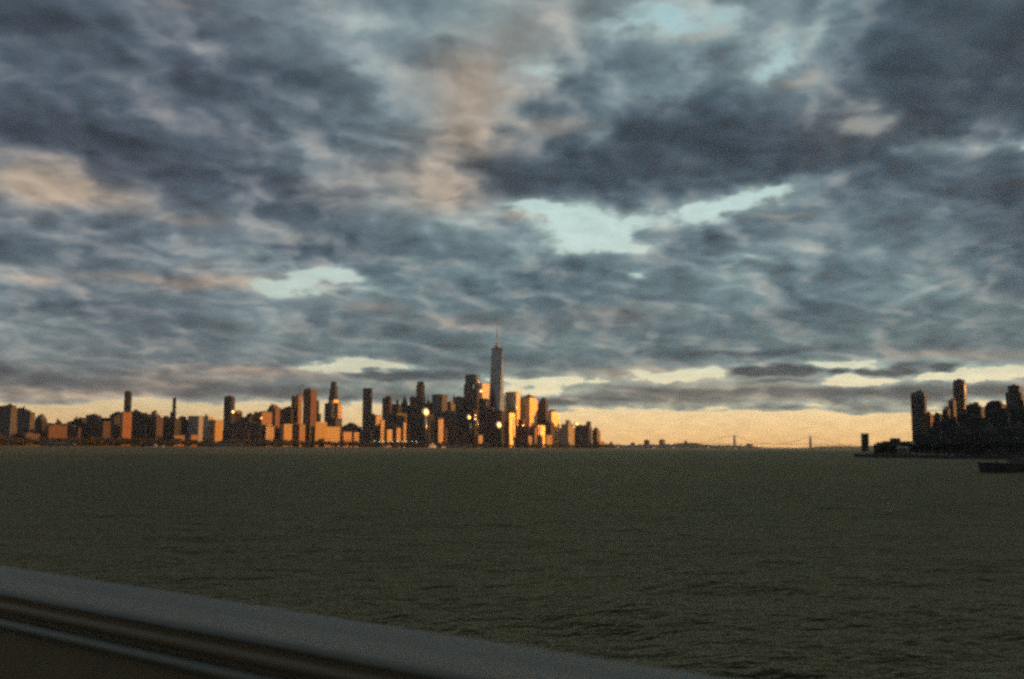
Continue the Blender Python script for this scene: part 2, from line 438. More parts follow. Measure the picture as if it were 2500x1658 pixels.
# ------------------------------------------------------------------ water sheet with modelled waves
def make_water():
    fine = np.radians(np.linspace(-37, 37, 520))
    rest = np.radians(np.linspace(37, 323, 60))[1:-1]
    ang = np.concatenate([fine, rest]); na = len(ang)
    rad = np.concatenate([[3.0, 8.0], np.geomspace(14.0, 17800.0, 760)]); nr = len(rad)
    A, Rr = np.meshgrid(ang, rad)
    X = Rr * np.sin(A); Y = Rr * np.cos(A); Z = np.zeros_like(X)
    step = np.maximum(Rr * 0.0095, Rr * math.radians(74 / 520))
    for i in range(46):
        lam = 0.7 * (14.0 / 0.7) ** (i / 45.0)
        th = R(250) + rng.normal(0, .55)
        k = 2 * math.pi / lam
        a = 0.0062 * lam * (0.6 if lam > 2.2 else 1.0) * (0.55 if lam > 8 else 1.0)
        fade = np.clip((lam / step - 2.2) / 3.0, 0, 1)
        ph = k * (X * math.cos(th) + Y * math.sin(th)) + rng.uniform(0, 6.28)
        Z += a * fade * (np.sin(ph) + .22 * np.sin(2 * ph + 1.3))
    Z *= np.clip((Rr - 10) / 10, 0, 1)
    vs = np.stack([X, Y, Z], -1).reshape(-1, 3)
    ii, jj = np.meshgrid(np.arange(nr - 1), np.arange(na), indexing='ij')
    j2 = (jj + 1) % na
    q = np.stack([ii * na + jj, (ii + 1) * na + jj, (ii + 1) * na + j2, ii * na + j2], -1).reshape(-1, 4)
    me = bpy.data.meshes.new('water')
    nv = len(vs); cap = np.arange(na)
    me.vertices.add(nv); me.vertices.foreach_set('co', vs.ravel())
    me.loops.add(q.size); me.loops.foreach_set('vertex_index', q[:, ::-1].ravel().astype(np.int32))
    me.polygons.add(len(q)); me.polygons.foreach_set('loop_start', np.arange(0, q.size, 4, dtype=np.int32))
    me.polygons.foreach_set('use_smooth', np.ones(len(q), bool))
    me.update(calc_edges=True)
    me.validate()
    me.materials.append(M['water'])
    o = bpy.data.objects.new('water', me); col.objects.link(o)
    tag(o, kind='structure')
make_water()

# ------------------------------------------------------------------ land
def Dsh(x):
    return 2450.0 + 2000.0 * max(x, -300) / 1465.0

def slab(name, pts, z0, z1, m, kind='structure'):
    mb = MB(); mb.prism(pts, z0, z1)
    o = mb.build(name, m); tag(o, kind=kind); return o

def shore_pts(xs, fn):
    return [tuple(at(x, fn(x)))[:2] for x in xs]
near = shore_pts(list(range(-300, 1480, 60)) + [1484], lambda x: Dsh(x) - 25 + 18 * math.sin(x * .045) + 10 * math.sin(x * .11))
far = [tuple(at(1500, 4700))[:2], tuple(at(1440, 7000))[:2], (-2600, 7600), (-2600, 1900)]
slab('ground', near + far, -3, 2.0, M['land'])

def ridge(name, x0, x1, Y, ys, m, depth=900, seed=1, rough=.8, n=160):
    """low shore with an uneven skyline; ys: (x, y) control points of the crest"""
    rr = random.Random(seed)
    vs = []; fs = []
    prof = [(0, 0.0), (.06, .35), (.25, .8), (.5, 1.0), (1.0, .7), (1.6, 0.0)]
    for i in range(n + 1):
        x = x0 + (x1 - x0) * i / n
        y = np.interp(x, [p[0] for p in ys], [p[1] for p in ys])
        hgt = max(.5, hz(x, y, Y + depth * .5))
        for t, q in prof:
            p = at(x, Y + depth * t)
            vs.append((p.x, p.y, -1.0 + (hgt + 1 + rr.uniform(-rough, rough) * hgt * .22) * q if q else -1.0))
    k = len(prof)
    for i in range(n):
        for j in range(k - 1):
            fs.append((i * k + j, (i + 1) * k + j, (i + 1) * k + j + 1, i * k + j + 1))
    mb = MB(); mb.add(vs, fs)
    o = mb.build(name, m); tag(o, kind='structure'); return o
ridge('far_shore', 1440, 1860, 8600, [(1440, 1084), (1480, 1084), (1500, 1085), (1540, 1086.5), (1600, 1085), (1660, 1083.5), (1700, 1083), (1740, 1087), (1790, 1087), (1840, 1089), (1860, 1094)], M['hill'], 700, 3)
ridge('far_shore', 1820, 1900, 11800, [(1820, 1089), (1850, 1091), (1880, 1093.5), (1900, 1096)], M['hill'], 500, 4, n=40)
ridge('hills', 1975, 2330, 12300, [(1975, 1094), (1990, 1090), (2010, 1089), (2040, 1088.5), (2080, 1089.5), (2120, 1088), (2330, 1085)], M['hill'], 1500, 5)
ridge('hills', 1380, 2000, 16200, [(1380, 1090), (1500, 1091), (1800, 1091.5), (1880, 1092.6), (1950, 1093.2), (2000, 1092)], M['hill'], 1000, 6)
# western bank
wb = [tuple(at(2092, 690))[:2], tuple(at(2100, 676))[:2], tuple(at(2160, 655))[:2], tuple(at(2250, 640))[:2], tuple(at(2320, 618))[:2], tuple(at(2420, 585))[:2], tuple(at(2560, 560))[:2], (620, 430), (1500, 300),
      (3000, 2000), tuple(at(2260, 4300))[:2], tuple(at(2190, 2200))[:2], tuple(at(2120, 1300))[:2]]
slab('ground', wb[:8] + [(1500, 300), (2600, 2400), tuple(at(2290, 3600))[:2], tuple(at(2190, 1900))[:2], tuple(at(2110, 1000))[:2]], -3, 1.6, M['land'])

# unseen higher ground west of the river, added to shade the western bank
def west_shade_ridge():
    line = [(620, 120), (900, 700), (1400, 1600), (2000, 2700), (2900, 4300)]
    prof = [(0, -1), (60, 70), (140, 112), (420, 120), (800, -1)]
    rr = random.Random(2); vs = []; fs = []
    pts = []
    for (a, b) in zip(line[:-1], line[1:]):
        for k in range(14): pts.append((a[0] + (b[0] - a[0]) * k / 14, a[1] + (b[1] - a[1]) * k / 14))
    for (x, y) in pts:
        for (dx, z) in prof: vs.append((x + dx + 60, y - dx * .5, z * rr.uniform(.88, 1.12) if z > 0 else z))
    k = len(prof)
    for i in range(len(pts) - 1):
        for j in range(k - 1): fs.append((i * k + j, i * k + j + 1, (i + 1) * k + j + 1, (i + 1) * k + j))
    mb = MB(); mb.add(vs, fs); o = mb.build('hills', M['hill']); tag(o, kind='structure')
west_shade_ridge()
# ------------------------------------------------------------------ buildings
HALF_AZ = None
to_cam = Vector((0, -1, 0))

def glint_normal(p):
    c = (Vector((0, 0, CAM_H)) - p).normalized()
    return (c + sdir).normalized()

def building(name, label, xl, xs, xr, yt, row, mt, tiers=(), crown=None, th=None, roof='auto', glints=(), strips=(), Y=None, cat='building', group=None, base=None, bdef=38.0, seed=None):
    """box with its nearest vertical edge on sight line xs; xl and xr are the two outer edges"""
    rr = random.Random(seed if seed is not None else int(xl * 13 + yt * 7))
    Y0 = Y if Y else Dsh(xs) + row
    kl, kr, ks = kx(xl), kx(xr), kx(xs)
    phi = math.atan(ks)
    wl, wr = max(xs - xl, .01), max(xr - xs, .01)
    if th is None:
        t = phi + math.atan2(wr, wl)
        t = min(max(t, R(5)), R(48))
    else: t = R(th)
    c, s = math.cos(t), math.sin(t)
    Xs = ks * Y0
    a = (Xs - kl * Y0) / (c + kl * s)
    den = s - kr * c
    b = (kr * Y0 - Xs) / den if (wr > .5 and abs(den) > .05) else bdef
    a = max(a, 6.0)
    b = min(max(b, 9.0), 140.0)
    if base is None: base = 2.0 if Y is None else 1.6
    # centre of the box in world space, local x along the front face
    ex = Vector((c, -s, 0)); ey = Vector((s, c, 0))
    ctr = Vector((Xs, Y0, 0)) - ex * (a / 2) + ey * (b / 2)
    root = empty(name, (ctr.x, ctr.y, base), -t)
    tag(root, label, cat, group)
    H = hz(xs, yt, Y0) - base
    mb = MB()
    W, Dp = a, b
    mb.box(-a / 2, a / 2, -b / 2, b / 2, 0, H)
    z = H
    tops = [(0, 0, a, b, H)]
    span = xr - xl
    px = Y0 / F
    for (tl, tr, ty) in tiers:
        wfrac = min(1.0, (tr - tl) / span)
        cx = ((tl + tr) / 2 - (xl + xr) / 2) / span
        hz_ = hz(xs, ty, Y0) - base
        tw, td = a * wfrac, b * wfrac
        ox, oy = cx * a, cx * b
        ox = max(-(a - tw) / 2, min((a - tw) / 2, ox)); oy = max(-(b - td) / 2, min((b - td) / 2, oy))
        mb.box(ox - tw / 2 + .02, ox + tw / 2 - .02, oy - td / 2 + .02, oy + td / 2 - .02, H - 2.0 if hz_ > H else 0, hz_)
        tops.append((ox, oy, tw, td, hz_))
    if mt in (M['dark'], M['dbrown'], M['redbrown'], M['conc']) and roof != 'bare':
        for _ in range(rr.randint(3, 6)):
            o_, p_, q_, r_, h_ = rr.choice(tops)
            bw, bd = q_ * rr.uniform(.12, .4), r_ * rr.uniform(.15, .5)
            mb.cbox(o_ + rr.uniform(-.5, .5) * (q_ - bw), p_ + rr.uniform(-.5, .5) * (r_ - bd), bw, bd, h_ - .6, h_ + rr.uniform(1.2, 6.0))
    walls = mb.build('walls', mt, root)
    ox, oy, tw, td, hh = max(tops, key=lambda q: q[4])
    hh += 0
    roofm = M['roof']
    if crown:
        kind, cy_ = crown[0], crown[1]
        hc = hz(xs, cy_, Y0) - base
        mb = MB()
        if kind == 'pyramid': mb.frus(ox, oy, tw * .98, td * .98, hh - .01, tw * .06, td * .06, hc)
        if kind == 'mansard': mb.frus(ox, oy, tw * .98, td * .98, hh - .01, tw * .55, td * .55, hc)
        if kind == 'dome':
            r = min(tw, td) * .5
            mb.lathe(ox, oy, [(r, hh - 1)] + [(r * math.cos(q), hh + (hc - hh) * math.sin(q)) for q in (0, .35, .7, 1.05, 1.35, 1.52)], 16)
        if kind == 'chamfer': mb.frus(ox, oy, tw * .99, td * .99, hh - .01, tw * .88, td * .88, hc)
        if kind == 'spire':
            mb.frus(ox, oy, tw * .7, td * .7, hh - .01, tw * .25, td * .25, hh + (hc - hh) * .45)
            mb.frus(ox, oy, tw * .25, td * .25, hh + (hc - hh) * .44, .6, .6, hc)
        mb.build('roof', crown[2] if len(crown) > 2 else roofm, root)
        hh = hc
    # parapet, plant room, water tank, mast
    if not crown or crown[0] in ('chamfer', 'mansard'):
        if not crown:
            mb = MB(); q = .5; zz = hh
            mb.box(ox - tw / 2 - .3, ox + tw / 2 + .3, oy - td / 2 - .3, oy - td / 2 + q, zz - 1.2, zz + 1.1)
            mb.box(ox - tw / 2 - .3, ox + tw / 2 + .3, oy + td / 2 - q, oy + td / 2 + .3, zz - 1.2, zz + 1.1)
            mb.box(ox - tw / 2 - .3, ox - tw / 2 + q, oy - td / 2 + q, oy + td / 2 - q, zz - 1.2, zz + 1.1)
            mb.box(ox + tw / 2 - q, ox + tw / 2 + .3, oy - td / 2 + q, oy + td / 2 - q, zz - 1.2, zz + 1.1)
            mb.build('parapet', roofm if mt not in (M['lime'], M['pale'], M['ochre']) else M['steel'], root)
        if roof != 'bare' and tw > 9:
            mb = MB()
            pw, pd, ph = tw * rr.uniform(.3, .5), td * rr.uniform(.35, .55), rr.uniform(2.5, 4.5)
            pxo, pyo = ox + rr.uniform(-.15, .15) * tw, oy + rr.uniform(-.15, .15) * td
            mb.cbox(pxo, pyo, pw, pd, hh - .5, hh + ph)
            mb.cbox(pxo + pw * .1, pyo, pw * .4, pd * .5, hh + ph - .01, hh + ph + 1.4)
            mb.build('plant_room', roofm, root)
        if roof in ('tank', 'auto') and (roof == 'tank' or rr.random() < .35) and tw > 10:
            tx, ty = ox + rr.choice((-.3, .3)) * tw, oy + rr.uniform(-.3, 0) * td
            tk = MB(); tk.lathe(tx, ty, [(2.1, hh + 3.0), (2.2, hh + 7.2), (2.35, hh + 7.25), (.15, hh + 9.0)], 12)
            tko = tk.build('water_tank', M['wood'], root)
            for dx in (-1.4, 1.4):
                for dy in (-1.4, 1.4):
                    lg = MB(); lg.tube((tx + dx, ty + dy, hh), (tx + dx, ty + dy, hh + 3.05), .16); lg.build('leg', M['steel'], tko)
    if roof == 'mast':
        mb = MB(); mb.tube((ox, oy, hh - .5), (ox, oy, hh + 22), .5, .15); mb.build('mast', M['steel'], root)
    # added mirror discs and cylinders, shaped to throw sun glints at the camera
    Mi = Matrix.Rotation(t, 3, 'Z')
    def tolocal(p): return Mi @ (p - Vector((ctr.x, ctr.y, base)))
    for (gx, gy, gr) in glints:
        yd = Y0 - 4.0 - gr * px * .3
        p = at(gx, yd); p.z = hz(gx, gy, yd)
        nrm = glint_normal(p)
        r = gr * px
        mb = MB()
        u_ = nrm.cross(Vector((0, 0, 1))).normalized(); v_ = u_.cross(nrm)
        vs = [p + nrm * (r * .12)]; fs = []  # domed so the added glint fades outward like bloom
        n = 20; rings = 5
        for j in range(1, rings + 1):
            q = j / rings
            for i in range(n):
                an = 2 * math.pi * i / n
                vs.append(p + u_ * (r * q * math.cos(an)) + v_ * (r * q * math.sin(an)) + nrm * (r * .12 * (1 - q * q)))
        for i in range(n): fs.append((0, 1 + i, 1 + (i + 1) % n))
        for j in range(rings - 1):
            for i in range(n):
                k = (i + 1) % n
                fs.append((1 + j * n + i, 1 + (j + 1) * n + i, 1 + (j + 1) * n + k, 1 + j * n + k))
        # back plate gives the disc its thickness and ties it to the wall
        b0 = len(vs)
        for i in range(n):
            an = 2 * math.pi * i / n
            vs.append(p + u_ * (r * math.cos(an)) + v_ * (r * math.sin(an)) - nrm * (5 + r * .2))
        o0 = 1 + (rings - 1) * n
        for i in range(n):
            k = (i + 1) % n
            fs.append((o0 + i, b0 + i, b0 + k, o0 + k))
        fs.append(tuple(range(b0, b0 + n))[::-1])
        mb.add([tolocal(q) for q in vs], fs, True)
        mb.build('sun_glint_disc', M['mirror'], root)
    for (gx, y0, y1, wpx) in strips:
        yd = Y0 - 1.0
        pc = at(gx, yd); z1 = hz(gx, y0, yd) - base; z0 = max(0.0, hz(gx, y1, yd) - base)
        r = wpx * px * .5
        cl = tolocal(Vector((pc.x, pc.y, base)))
        mb = MB(); mb.lathe(cl.x, cl.y, [(r, z0), (r, z1), (r * .6, z1 + .5)], 20)
        mb.build('sun_streak_cylinder', M['mirror'], root)  # added convex mirror column that draws a vertical sun streak
    return root

B = building
# ---- far left: low and mid-rise blocks of the west side
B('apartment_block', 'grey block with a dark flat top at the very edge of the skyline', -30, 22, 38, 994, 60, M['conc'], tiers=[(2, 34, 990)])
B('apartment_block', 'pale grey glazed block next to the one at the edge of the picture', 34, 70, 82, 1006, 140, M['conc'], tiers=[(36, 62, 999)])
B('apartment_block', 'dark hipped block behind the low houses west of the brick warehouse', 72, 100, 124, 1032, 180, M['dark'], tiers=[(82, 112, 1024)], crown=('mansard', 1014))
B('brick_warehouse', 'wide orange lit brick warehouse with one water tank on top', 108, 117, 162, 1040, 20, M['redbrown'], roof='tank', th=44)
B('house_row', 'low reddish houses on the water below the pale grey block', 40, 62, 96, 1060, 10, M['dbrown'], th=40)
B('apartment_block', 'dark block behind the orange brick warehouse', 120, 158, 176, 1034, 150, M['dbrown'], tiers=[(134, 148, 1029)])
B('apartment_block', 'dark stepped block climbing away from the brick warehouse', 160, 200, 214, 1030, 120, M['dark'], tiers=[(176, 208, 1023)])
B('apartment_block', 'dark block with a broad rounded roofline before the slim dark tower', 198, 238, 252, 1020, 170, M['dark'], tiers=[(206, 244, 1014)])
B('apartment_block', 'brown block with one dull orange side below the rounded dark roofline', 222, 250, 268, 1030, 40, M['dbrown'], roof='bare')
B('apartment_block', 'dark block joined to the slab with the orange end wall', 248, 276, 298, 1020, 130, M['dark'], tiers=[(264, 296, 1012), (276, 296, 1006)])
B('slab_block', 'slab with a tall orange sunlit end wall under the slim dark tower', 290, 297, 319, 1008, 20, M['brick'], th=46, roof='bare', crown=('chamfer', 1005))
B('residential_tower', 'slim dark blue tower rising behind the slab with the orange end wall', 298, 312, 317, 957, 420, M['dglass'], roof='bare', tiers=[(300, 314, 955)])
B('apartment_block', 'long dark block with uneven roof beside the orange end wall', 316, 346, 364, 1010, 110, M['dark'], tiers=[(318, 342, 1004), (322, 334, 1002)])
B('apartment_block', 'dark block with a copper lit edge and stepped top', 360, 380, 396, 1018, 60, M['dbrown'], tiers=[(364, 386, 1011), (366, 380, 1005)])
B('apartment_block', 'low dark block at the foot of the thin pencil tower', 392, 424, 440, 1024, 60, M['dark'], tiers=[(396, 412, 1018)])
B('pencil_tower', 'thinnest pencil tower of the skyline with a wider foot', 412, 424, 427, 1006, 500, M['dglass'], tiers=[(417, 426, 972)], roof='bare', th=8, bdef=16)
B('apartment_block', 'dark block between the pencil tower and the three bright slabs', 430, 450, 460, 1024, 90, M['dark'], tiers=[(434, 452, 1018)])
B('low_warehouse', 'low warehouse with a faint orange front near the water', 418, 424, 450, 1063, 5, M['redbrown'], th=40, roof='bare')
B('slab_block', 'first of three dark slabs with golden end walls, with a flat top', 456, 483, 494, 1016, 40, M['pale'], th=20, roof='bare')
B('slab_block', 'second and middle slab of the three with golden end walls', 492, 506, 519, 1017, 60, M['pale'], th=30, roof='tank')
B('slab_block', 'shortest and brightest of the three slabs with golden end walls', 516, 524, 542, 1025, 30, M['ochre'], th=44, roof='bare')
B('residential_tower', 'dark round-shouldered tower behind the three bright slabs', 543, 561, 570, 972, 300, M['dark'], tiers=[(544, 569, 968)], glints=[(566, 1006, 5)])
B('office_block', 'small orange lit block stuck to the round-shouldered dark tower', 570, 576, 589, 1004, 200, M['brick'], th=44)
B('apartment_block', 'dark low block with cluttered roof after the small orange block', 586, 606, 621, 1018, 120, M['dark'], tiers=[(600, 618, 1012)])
B('brick_block', 'brown block with glowing upper storeys and a bright sun glint', 617, 637, 662, 1006, 100, M['brick'], th=30, glints=[(636, 1021, 3)])
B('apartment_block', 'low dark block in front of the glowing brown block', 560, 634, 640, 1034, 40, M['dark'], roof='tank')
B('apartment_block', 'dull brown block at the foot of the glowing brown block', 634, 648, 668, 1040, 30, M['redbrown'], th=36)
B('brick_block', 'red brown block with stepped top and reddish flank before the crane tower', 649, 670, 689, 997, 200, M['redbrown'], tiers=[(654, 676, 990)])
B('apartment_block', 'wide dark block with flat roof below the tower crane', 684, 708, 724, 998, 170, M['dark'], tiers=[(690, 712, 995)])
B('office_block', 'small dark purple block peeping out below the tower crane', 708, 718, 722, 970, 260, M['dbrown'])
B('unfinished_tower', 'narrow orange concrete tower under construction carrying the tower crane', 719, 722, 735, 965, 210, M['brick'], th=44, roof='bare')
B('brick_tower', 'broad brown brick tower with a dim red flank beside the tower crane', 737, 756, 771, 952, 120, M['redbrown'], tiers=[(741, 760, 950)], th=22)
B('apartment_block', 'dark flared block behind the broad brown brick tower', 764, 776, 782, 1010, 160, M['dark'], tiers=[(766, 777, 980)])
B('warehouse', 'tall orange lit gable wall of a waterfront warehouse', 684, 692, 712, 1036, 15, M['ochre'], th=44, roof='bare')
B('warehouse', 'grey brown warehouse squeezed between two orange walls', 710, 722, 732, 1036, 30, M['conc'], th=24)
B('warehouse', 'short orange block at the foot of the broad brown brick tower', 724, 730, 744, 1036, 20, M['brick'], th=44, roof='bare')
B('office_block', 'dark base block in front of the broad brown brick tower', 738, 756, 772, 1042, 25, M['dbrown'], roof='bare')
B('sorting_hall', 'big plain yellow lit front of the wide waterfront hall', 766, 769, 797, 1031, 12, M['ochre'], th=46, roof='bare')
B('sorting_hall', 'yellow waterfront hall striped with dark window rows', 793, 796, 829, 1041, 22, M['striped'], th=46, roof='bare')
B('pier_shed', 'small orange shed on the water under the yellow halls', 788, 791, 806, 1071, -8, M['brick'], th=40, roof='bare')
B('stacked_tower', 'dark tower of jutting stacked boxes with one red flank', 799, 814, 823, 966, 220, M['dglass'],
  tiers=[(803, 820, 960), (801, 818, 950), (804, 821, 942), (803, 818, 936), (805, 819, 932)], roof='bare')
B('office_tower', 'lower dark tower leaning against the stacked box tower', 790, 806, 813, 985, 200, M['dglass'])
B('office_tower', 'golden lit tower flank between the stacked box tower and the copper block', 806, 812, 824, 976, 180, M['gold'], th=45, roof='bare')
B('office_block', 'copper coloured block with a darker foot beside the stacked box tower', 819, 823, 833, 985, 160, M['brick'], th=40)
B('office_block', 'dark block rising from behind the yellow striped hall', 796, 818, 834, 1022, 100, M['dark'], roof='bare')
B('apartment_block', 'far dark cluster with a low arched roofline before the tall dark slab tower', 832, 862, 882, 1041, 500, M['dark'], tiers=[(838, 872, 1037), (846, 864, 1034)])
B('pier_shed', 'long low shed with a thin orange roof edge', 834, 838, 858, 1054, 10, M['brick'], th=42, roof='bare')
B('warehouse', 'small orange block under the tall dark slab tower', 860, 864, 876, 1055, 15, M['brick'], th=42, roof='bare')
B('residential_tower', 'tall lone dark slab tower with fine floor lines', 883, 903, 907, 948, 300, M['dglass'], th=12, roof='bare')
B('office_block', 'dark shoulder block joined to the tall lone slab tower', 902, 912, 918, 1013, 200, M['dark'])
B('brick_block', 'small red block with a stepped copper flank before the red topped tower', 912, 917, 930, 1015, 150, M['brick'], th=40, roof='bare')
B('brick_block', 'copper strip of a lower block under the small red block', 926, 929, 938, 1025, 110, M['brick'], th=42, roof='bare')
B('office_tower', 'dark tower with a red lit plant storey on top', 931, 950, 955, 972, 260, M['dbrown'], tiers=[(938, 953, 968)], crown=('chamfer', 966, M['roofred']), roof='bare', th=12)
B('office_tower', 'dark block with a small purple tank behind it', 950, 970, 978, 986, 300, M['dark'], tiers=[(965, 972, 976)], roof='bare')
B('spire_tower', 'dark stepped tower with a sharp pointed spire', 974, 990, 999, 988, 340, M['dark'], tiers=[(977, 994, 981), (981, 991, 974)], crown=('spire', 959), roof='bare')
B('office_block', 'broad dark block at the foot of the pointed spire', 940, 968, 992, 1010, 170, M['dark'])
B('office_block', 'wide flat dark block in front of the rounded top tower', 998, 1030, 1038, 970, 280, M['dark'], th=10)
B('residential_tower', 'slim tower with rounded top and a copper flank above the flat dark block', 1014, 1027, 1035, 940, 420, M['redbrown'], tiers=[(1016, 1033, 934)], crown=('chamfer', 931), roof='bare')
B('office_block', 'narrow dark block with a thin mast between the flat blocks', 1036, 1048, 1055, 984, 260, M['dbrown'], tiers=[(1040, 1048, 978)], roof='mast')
B('office_tower', 'dark block carrying the brightest sun star of the skyline', 1018, 1046, 1058, 1012, 45, M['dark'], glints=[(1039, 1007, 11.5)], strips=[(1039, 1016, 1074, 5.5)])
B('office_tower', 'flat topped tower with an ochre lit flank', 1053, 1078, 1091, 963, 200, M['conc'], tiers=[], roof='bare', th=24)
B('office_block', 'dark block with a dim orange panel under the ochre flank', 1056, 1070, 1082, 1021, 100, M['dbrown'], roof='bare')
B('office_block', 'dark block stepping down after the ochre flank tower', 1088, 1100, 1110, 984, 250, M['dark'], tiers=[(1092, 1104, 981)])
B('gothic_tower', 'pale little gothic spire peeping over the dark blocks', 1103, 1110, 1113, 978, 700, M['pale'], tiers=[(1104, 1111, 972)], crown=('pyramid', 963), roof='mast')
B('office_block', 'broad dark block below the gothic spire', 1108, 1128, 1136, 970, 280, M['dark'])
B('office_tower', 'tallest dark tower beside the great mirror tower, with a pale lit flank', 1131, 1157, 1171, 937, 260, M['dglass'],
  tiers=[(1134, 1170, 914)], th=26, roof='bare', strips=[(1165, 915, 952, 8), (1154.5, 937, 963, 3.2)])
B('office_block', 'dark block wedged before the pale lit flank, with a small sun spark', 1146, 1164, 1175, 951, 200, M['dark'], glints=[(1173, 955, 4.5)])
B('glass_tower', 'plain beige glass tower half hidden by the great mirror tower', 1170, 1176, 1198, 935, 420, M['pglass'], th=33, roof='bare')
B('office_block', 'dark block in front of the beige glass tower with a thin lit line', 1172, 1190, 1196, 975, 180, M['dark'], strips=[(1187, 978, 1003, 2.0)], glints=[(1195, 1004, 3.6)])
B('office_block', 'dark block holding the big spark and two small sparks above lit shafts', 1134, 1158, 1168, 1005, 45, M['dark'], glints=[(1145, 1019, 7.0), (1160, 1014.5, 2.8), (1159.5, 1023, 2.8)],
  strips=[(1148.5, 1033, 1063, 3.6), (1164.5, 1025, 1053, 4.0)])
B('office_block', 'dark block at the foot of the great mirror tower', 1188, 1224, 1236, 1004, 55, M['dark'], tiers=[(1190, 1206, 996)], glints=[(1218, 1038, 9.5)])
B('office_block', 'dark block between the great mirror tower and the gold streaked tower', 1214, 1232, 1240, 992, 200, M['dark'], tiers=[(1218, 1232, 985)])
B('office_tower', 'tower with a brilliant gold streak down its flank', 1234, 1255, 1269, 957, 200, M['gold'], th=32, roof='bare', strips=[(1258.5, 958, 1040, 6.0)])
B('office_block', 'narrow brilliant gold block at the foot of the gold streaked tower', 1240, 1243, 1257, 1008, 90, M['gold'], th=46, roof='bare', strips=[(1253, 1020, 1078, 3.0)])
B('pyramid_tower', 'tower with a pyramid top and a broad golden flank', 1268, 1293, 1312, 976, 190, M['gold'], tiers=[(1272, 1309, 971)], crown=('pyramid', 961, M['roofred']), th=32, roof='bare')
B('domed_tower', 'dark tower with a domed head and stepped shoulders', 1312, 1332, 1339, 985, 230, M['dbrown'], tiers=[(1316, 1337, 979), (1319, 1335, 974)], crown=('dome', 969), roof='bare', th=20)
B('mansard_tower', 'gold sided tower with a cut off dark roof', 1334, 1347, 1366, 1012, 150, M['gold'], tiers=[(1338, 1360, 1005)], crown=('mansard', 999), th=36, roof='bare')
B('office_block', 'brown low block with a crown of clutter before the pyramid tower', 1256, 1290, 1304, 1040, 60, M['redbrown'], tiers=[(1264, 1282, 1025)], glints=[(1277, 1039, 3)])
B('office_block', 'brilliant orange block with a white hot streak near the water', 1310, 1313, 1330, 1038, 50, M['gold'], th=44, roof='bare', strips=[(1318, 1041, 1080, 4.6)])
B('office_block', 'dark little block with an orange foot beside the white hot streak', 1302, 1306, 1314, 1044, 40, M['brick'], th=38)
B('office_block', 'dark block standing before the golden flank of the cut off roof tower', 1329, 1345, 1353, 1032, 60, M['dbrown'], tiers=[(1331, 1343, 1028)])
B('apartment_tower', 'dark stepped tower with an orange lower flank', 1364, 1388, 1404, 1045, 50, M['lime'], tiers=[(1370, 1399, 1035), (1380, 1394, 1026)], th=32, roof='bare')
B('apartment_tower', 'dark tower with a stepped roof and one white spark on its corner', 1404, 1438, 1445, 1040, 30, M['dbrown'], tiers=[(1406, 1444, 1038), (1431, 1443, 1030)], glints=[(1408, 1035, 5.5)], th=18)
B('apartment_tower', 'last reddish tower at the tip of the island', 1446, 1458, 1466, 1052, 20, M['redbrown'], tiers=[(1448, 1463, 1047)], crown=('pyramid', 1043), roof='mast')
B('park_hall', 'low smoky orange hall just beyond the last tower', 1460, 1463, 1476, 1078, -5, M['brick'], th=40, roof='bare')

# dark lower blocks that close the foot of the skyline
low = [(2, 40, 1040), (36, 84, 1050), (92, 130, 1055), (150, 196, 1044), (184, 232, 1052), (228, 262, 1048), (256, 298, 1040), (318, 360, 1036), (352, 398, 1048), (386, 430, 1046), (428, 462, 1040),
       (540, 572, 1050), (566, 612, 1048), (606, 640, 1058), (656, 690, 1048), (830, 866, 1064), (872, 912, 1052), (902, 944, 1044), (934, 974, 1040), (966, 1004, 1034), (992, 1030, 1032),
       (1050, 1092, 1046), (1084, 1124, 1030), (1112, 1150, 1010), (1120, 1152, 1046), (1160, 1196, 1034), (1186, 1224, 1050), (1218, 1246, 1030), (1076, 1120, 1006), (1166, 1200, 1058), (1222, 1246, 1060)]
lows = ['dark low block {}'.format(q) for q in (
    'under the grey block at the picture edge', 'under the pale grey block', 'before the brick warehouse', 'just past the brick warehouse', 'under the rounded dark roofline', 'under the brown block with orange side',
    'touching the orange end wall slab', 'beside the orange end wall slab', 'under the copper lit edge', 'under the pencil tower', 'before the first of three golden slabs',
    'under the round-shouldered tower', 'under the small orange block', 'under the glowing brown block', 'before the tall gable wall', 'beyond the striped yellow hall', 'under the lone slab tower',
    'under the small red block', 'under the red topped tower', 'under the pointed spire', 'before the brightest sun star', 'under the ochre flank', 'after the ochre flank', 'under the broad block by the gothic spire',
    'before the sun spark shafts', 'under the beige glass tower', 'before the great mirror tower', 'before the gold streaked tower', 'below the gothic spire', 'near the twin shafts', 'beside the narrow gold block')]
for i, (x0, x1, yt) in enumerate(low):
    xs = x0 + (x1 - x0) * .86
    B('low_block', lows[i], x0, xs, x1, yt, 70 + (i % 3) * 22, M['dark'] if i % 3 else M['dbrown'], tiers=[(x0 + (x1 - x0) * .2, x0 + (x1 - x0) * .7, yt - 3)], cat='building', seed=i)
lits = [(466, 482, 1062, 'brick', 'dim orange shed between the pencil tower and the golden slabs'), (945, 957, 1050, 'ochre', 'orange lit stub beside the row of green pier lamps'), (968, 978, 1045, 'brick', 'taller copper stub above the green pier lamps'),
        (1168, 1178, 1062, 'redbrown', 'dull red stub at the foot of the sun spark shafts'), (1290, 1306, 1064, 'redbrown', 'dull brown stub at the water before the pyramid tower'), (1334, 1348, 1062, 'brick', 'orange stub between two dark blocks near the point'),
        (985, 991, 1030, 'brick', 'tiny copper wall high above the stubs'), (1070, 1082, 1024, 'brick', 'faint orange wall under the ochre flank tower')]
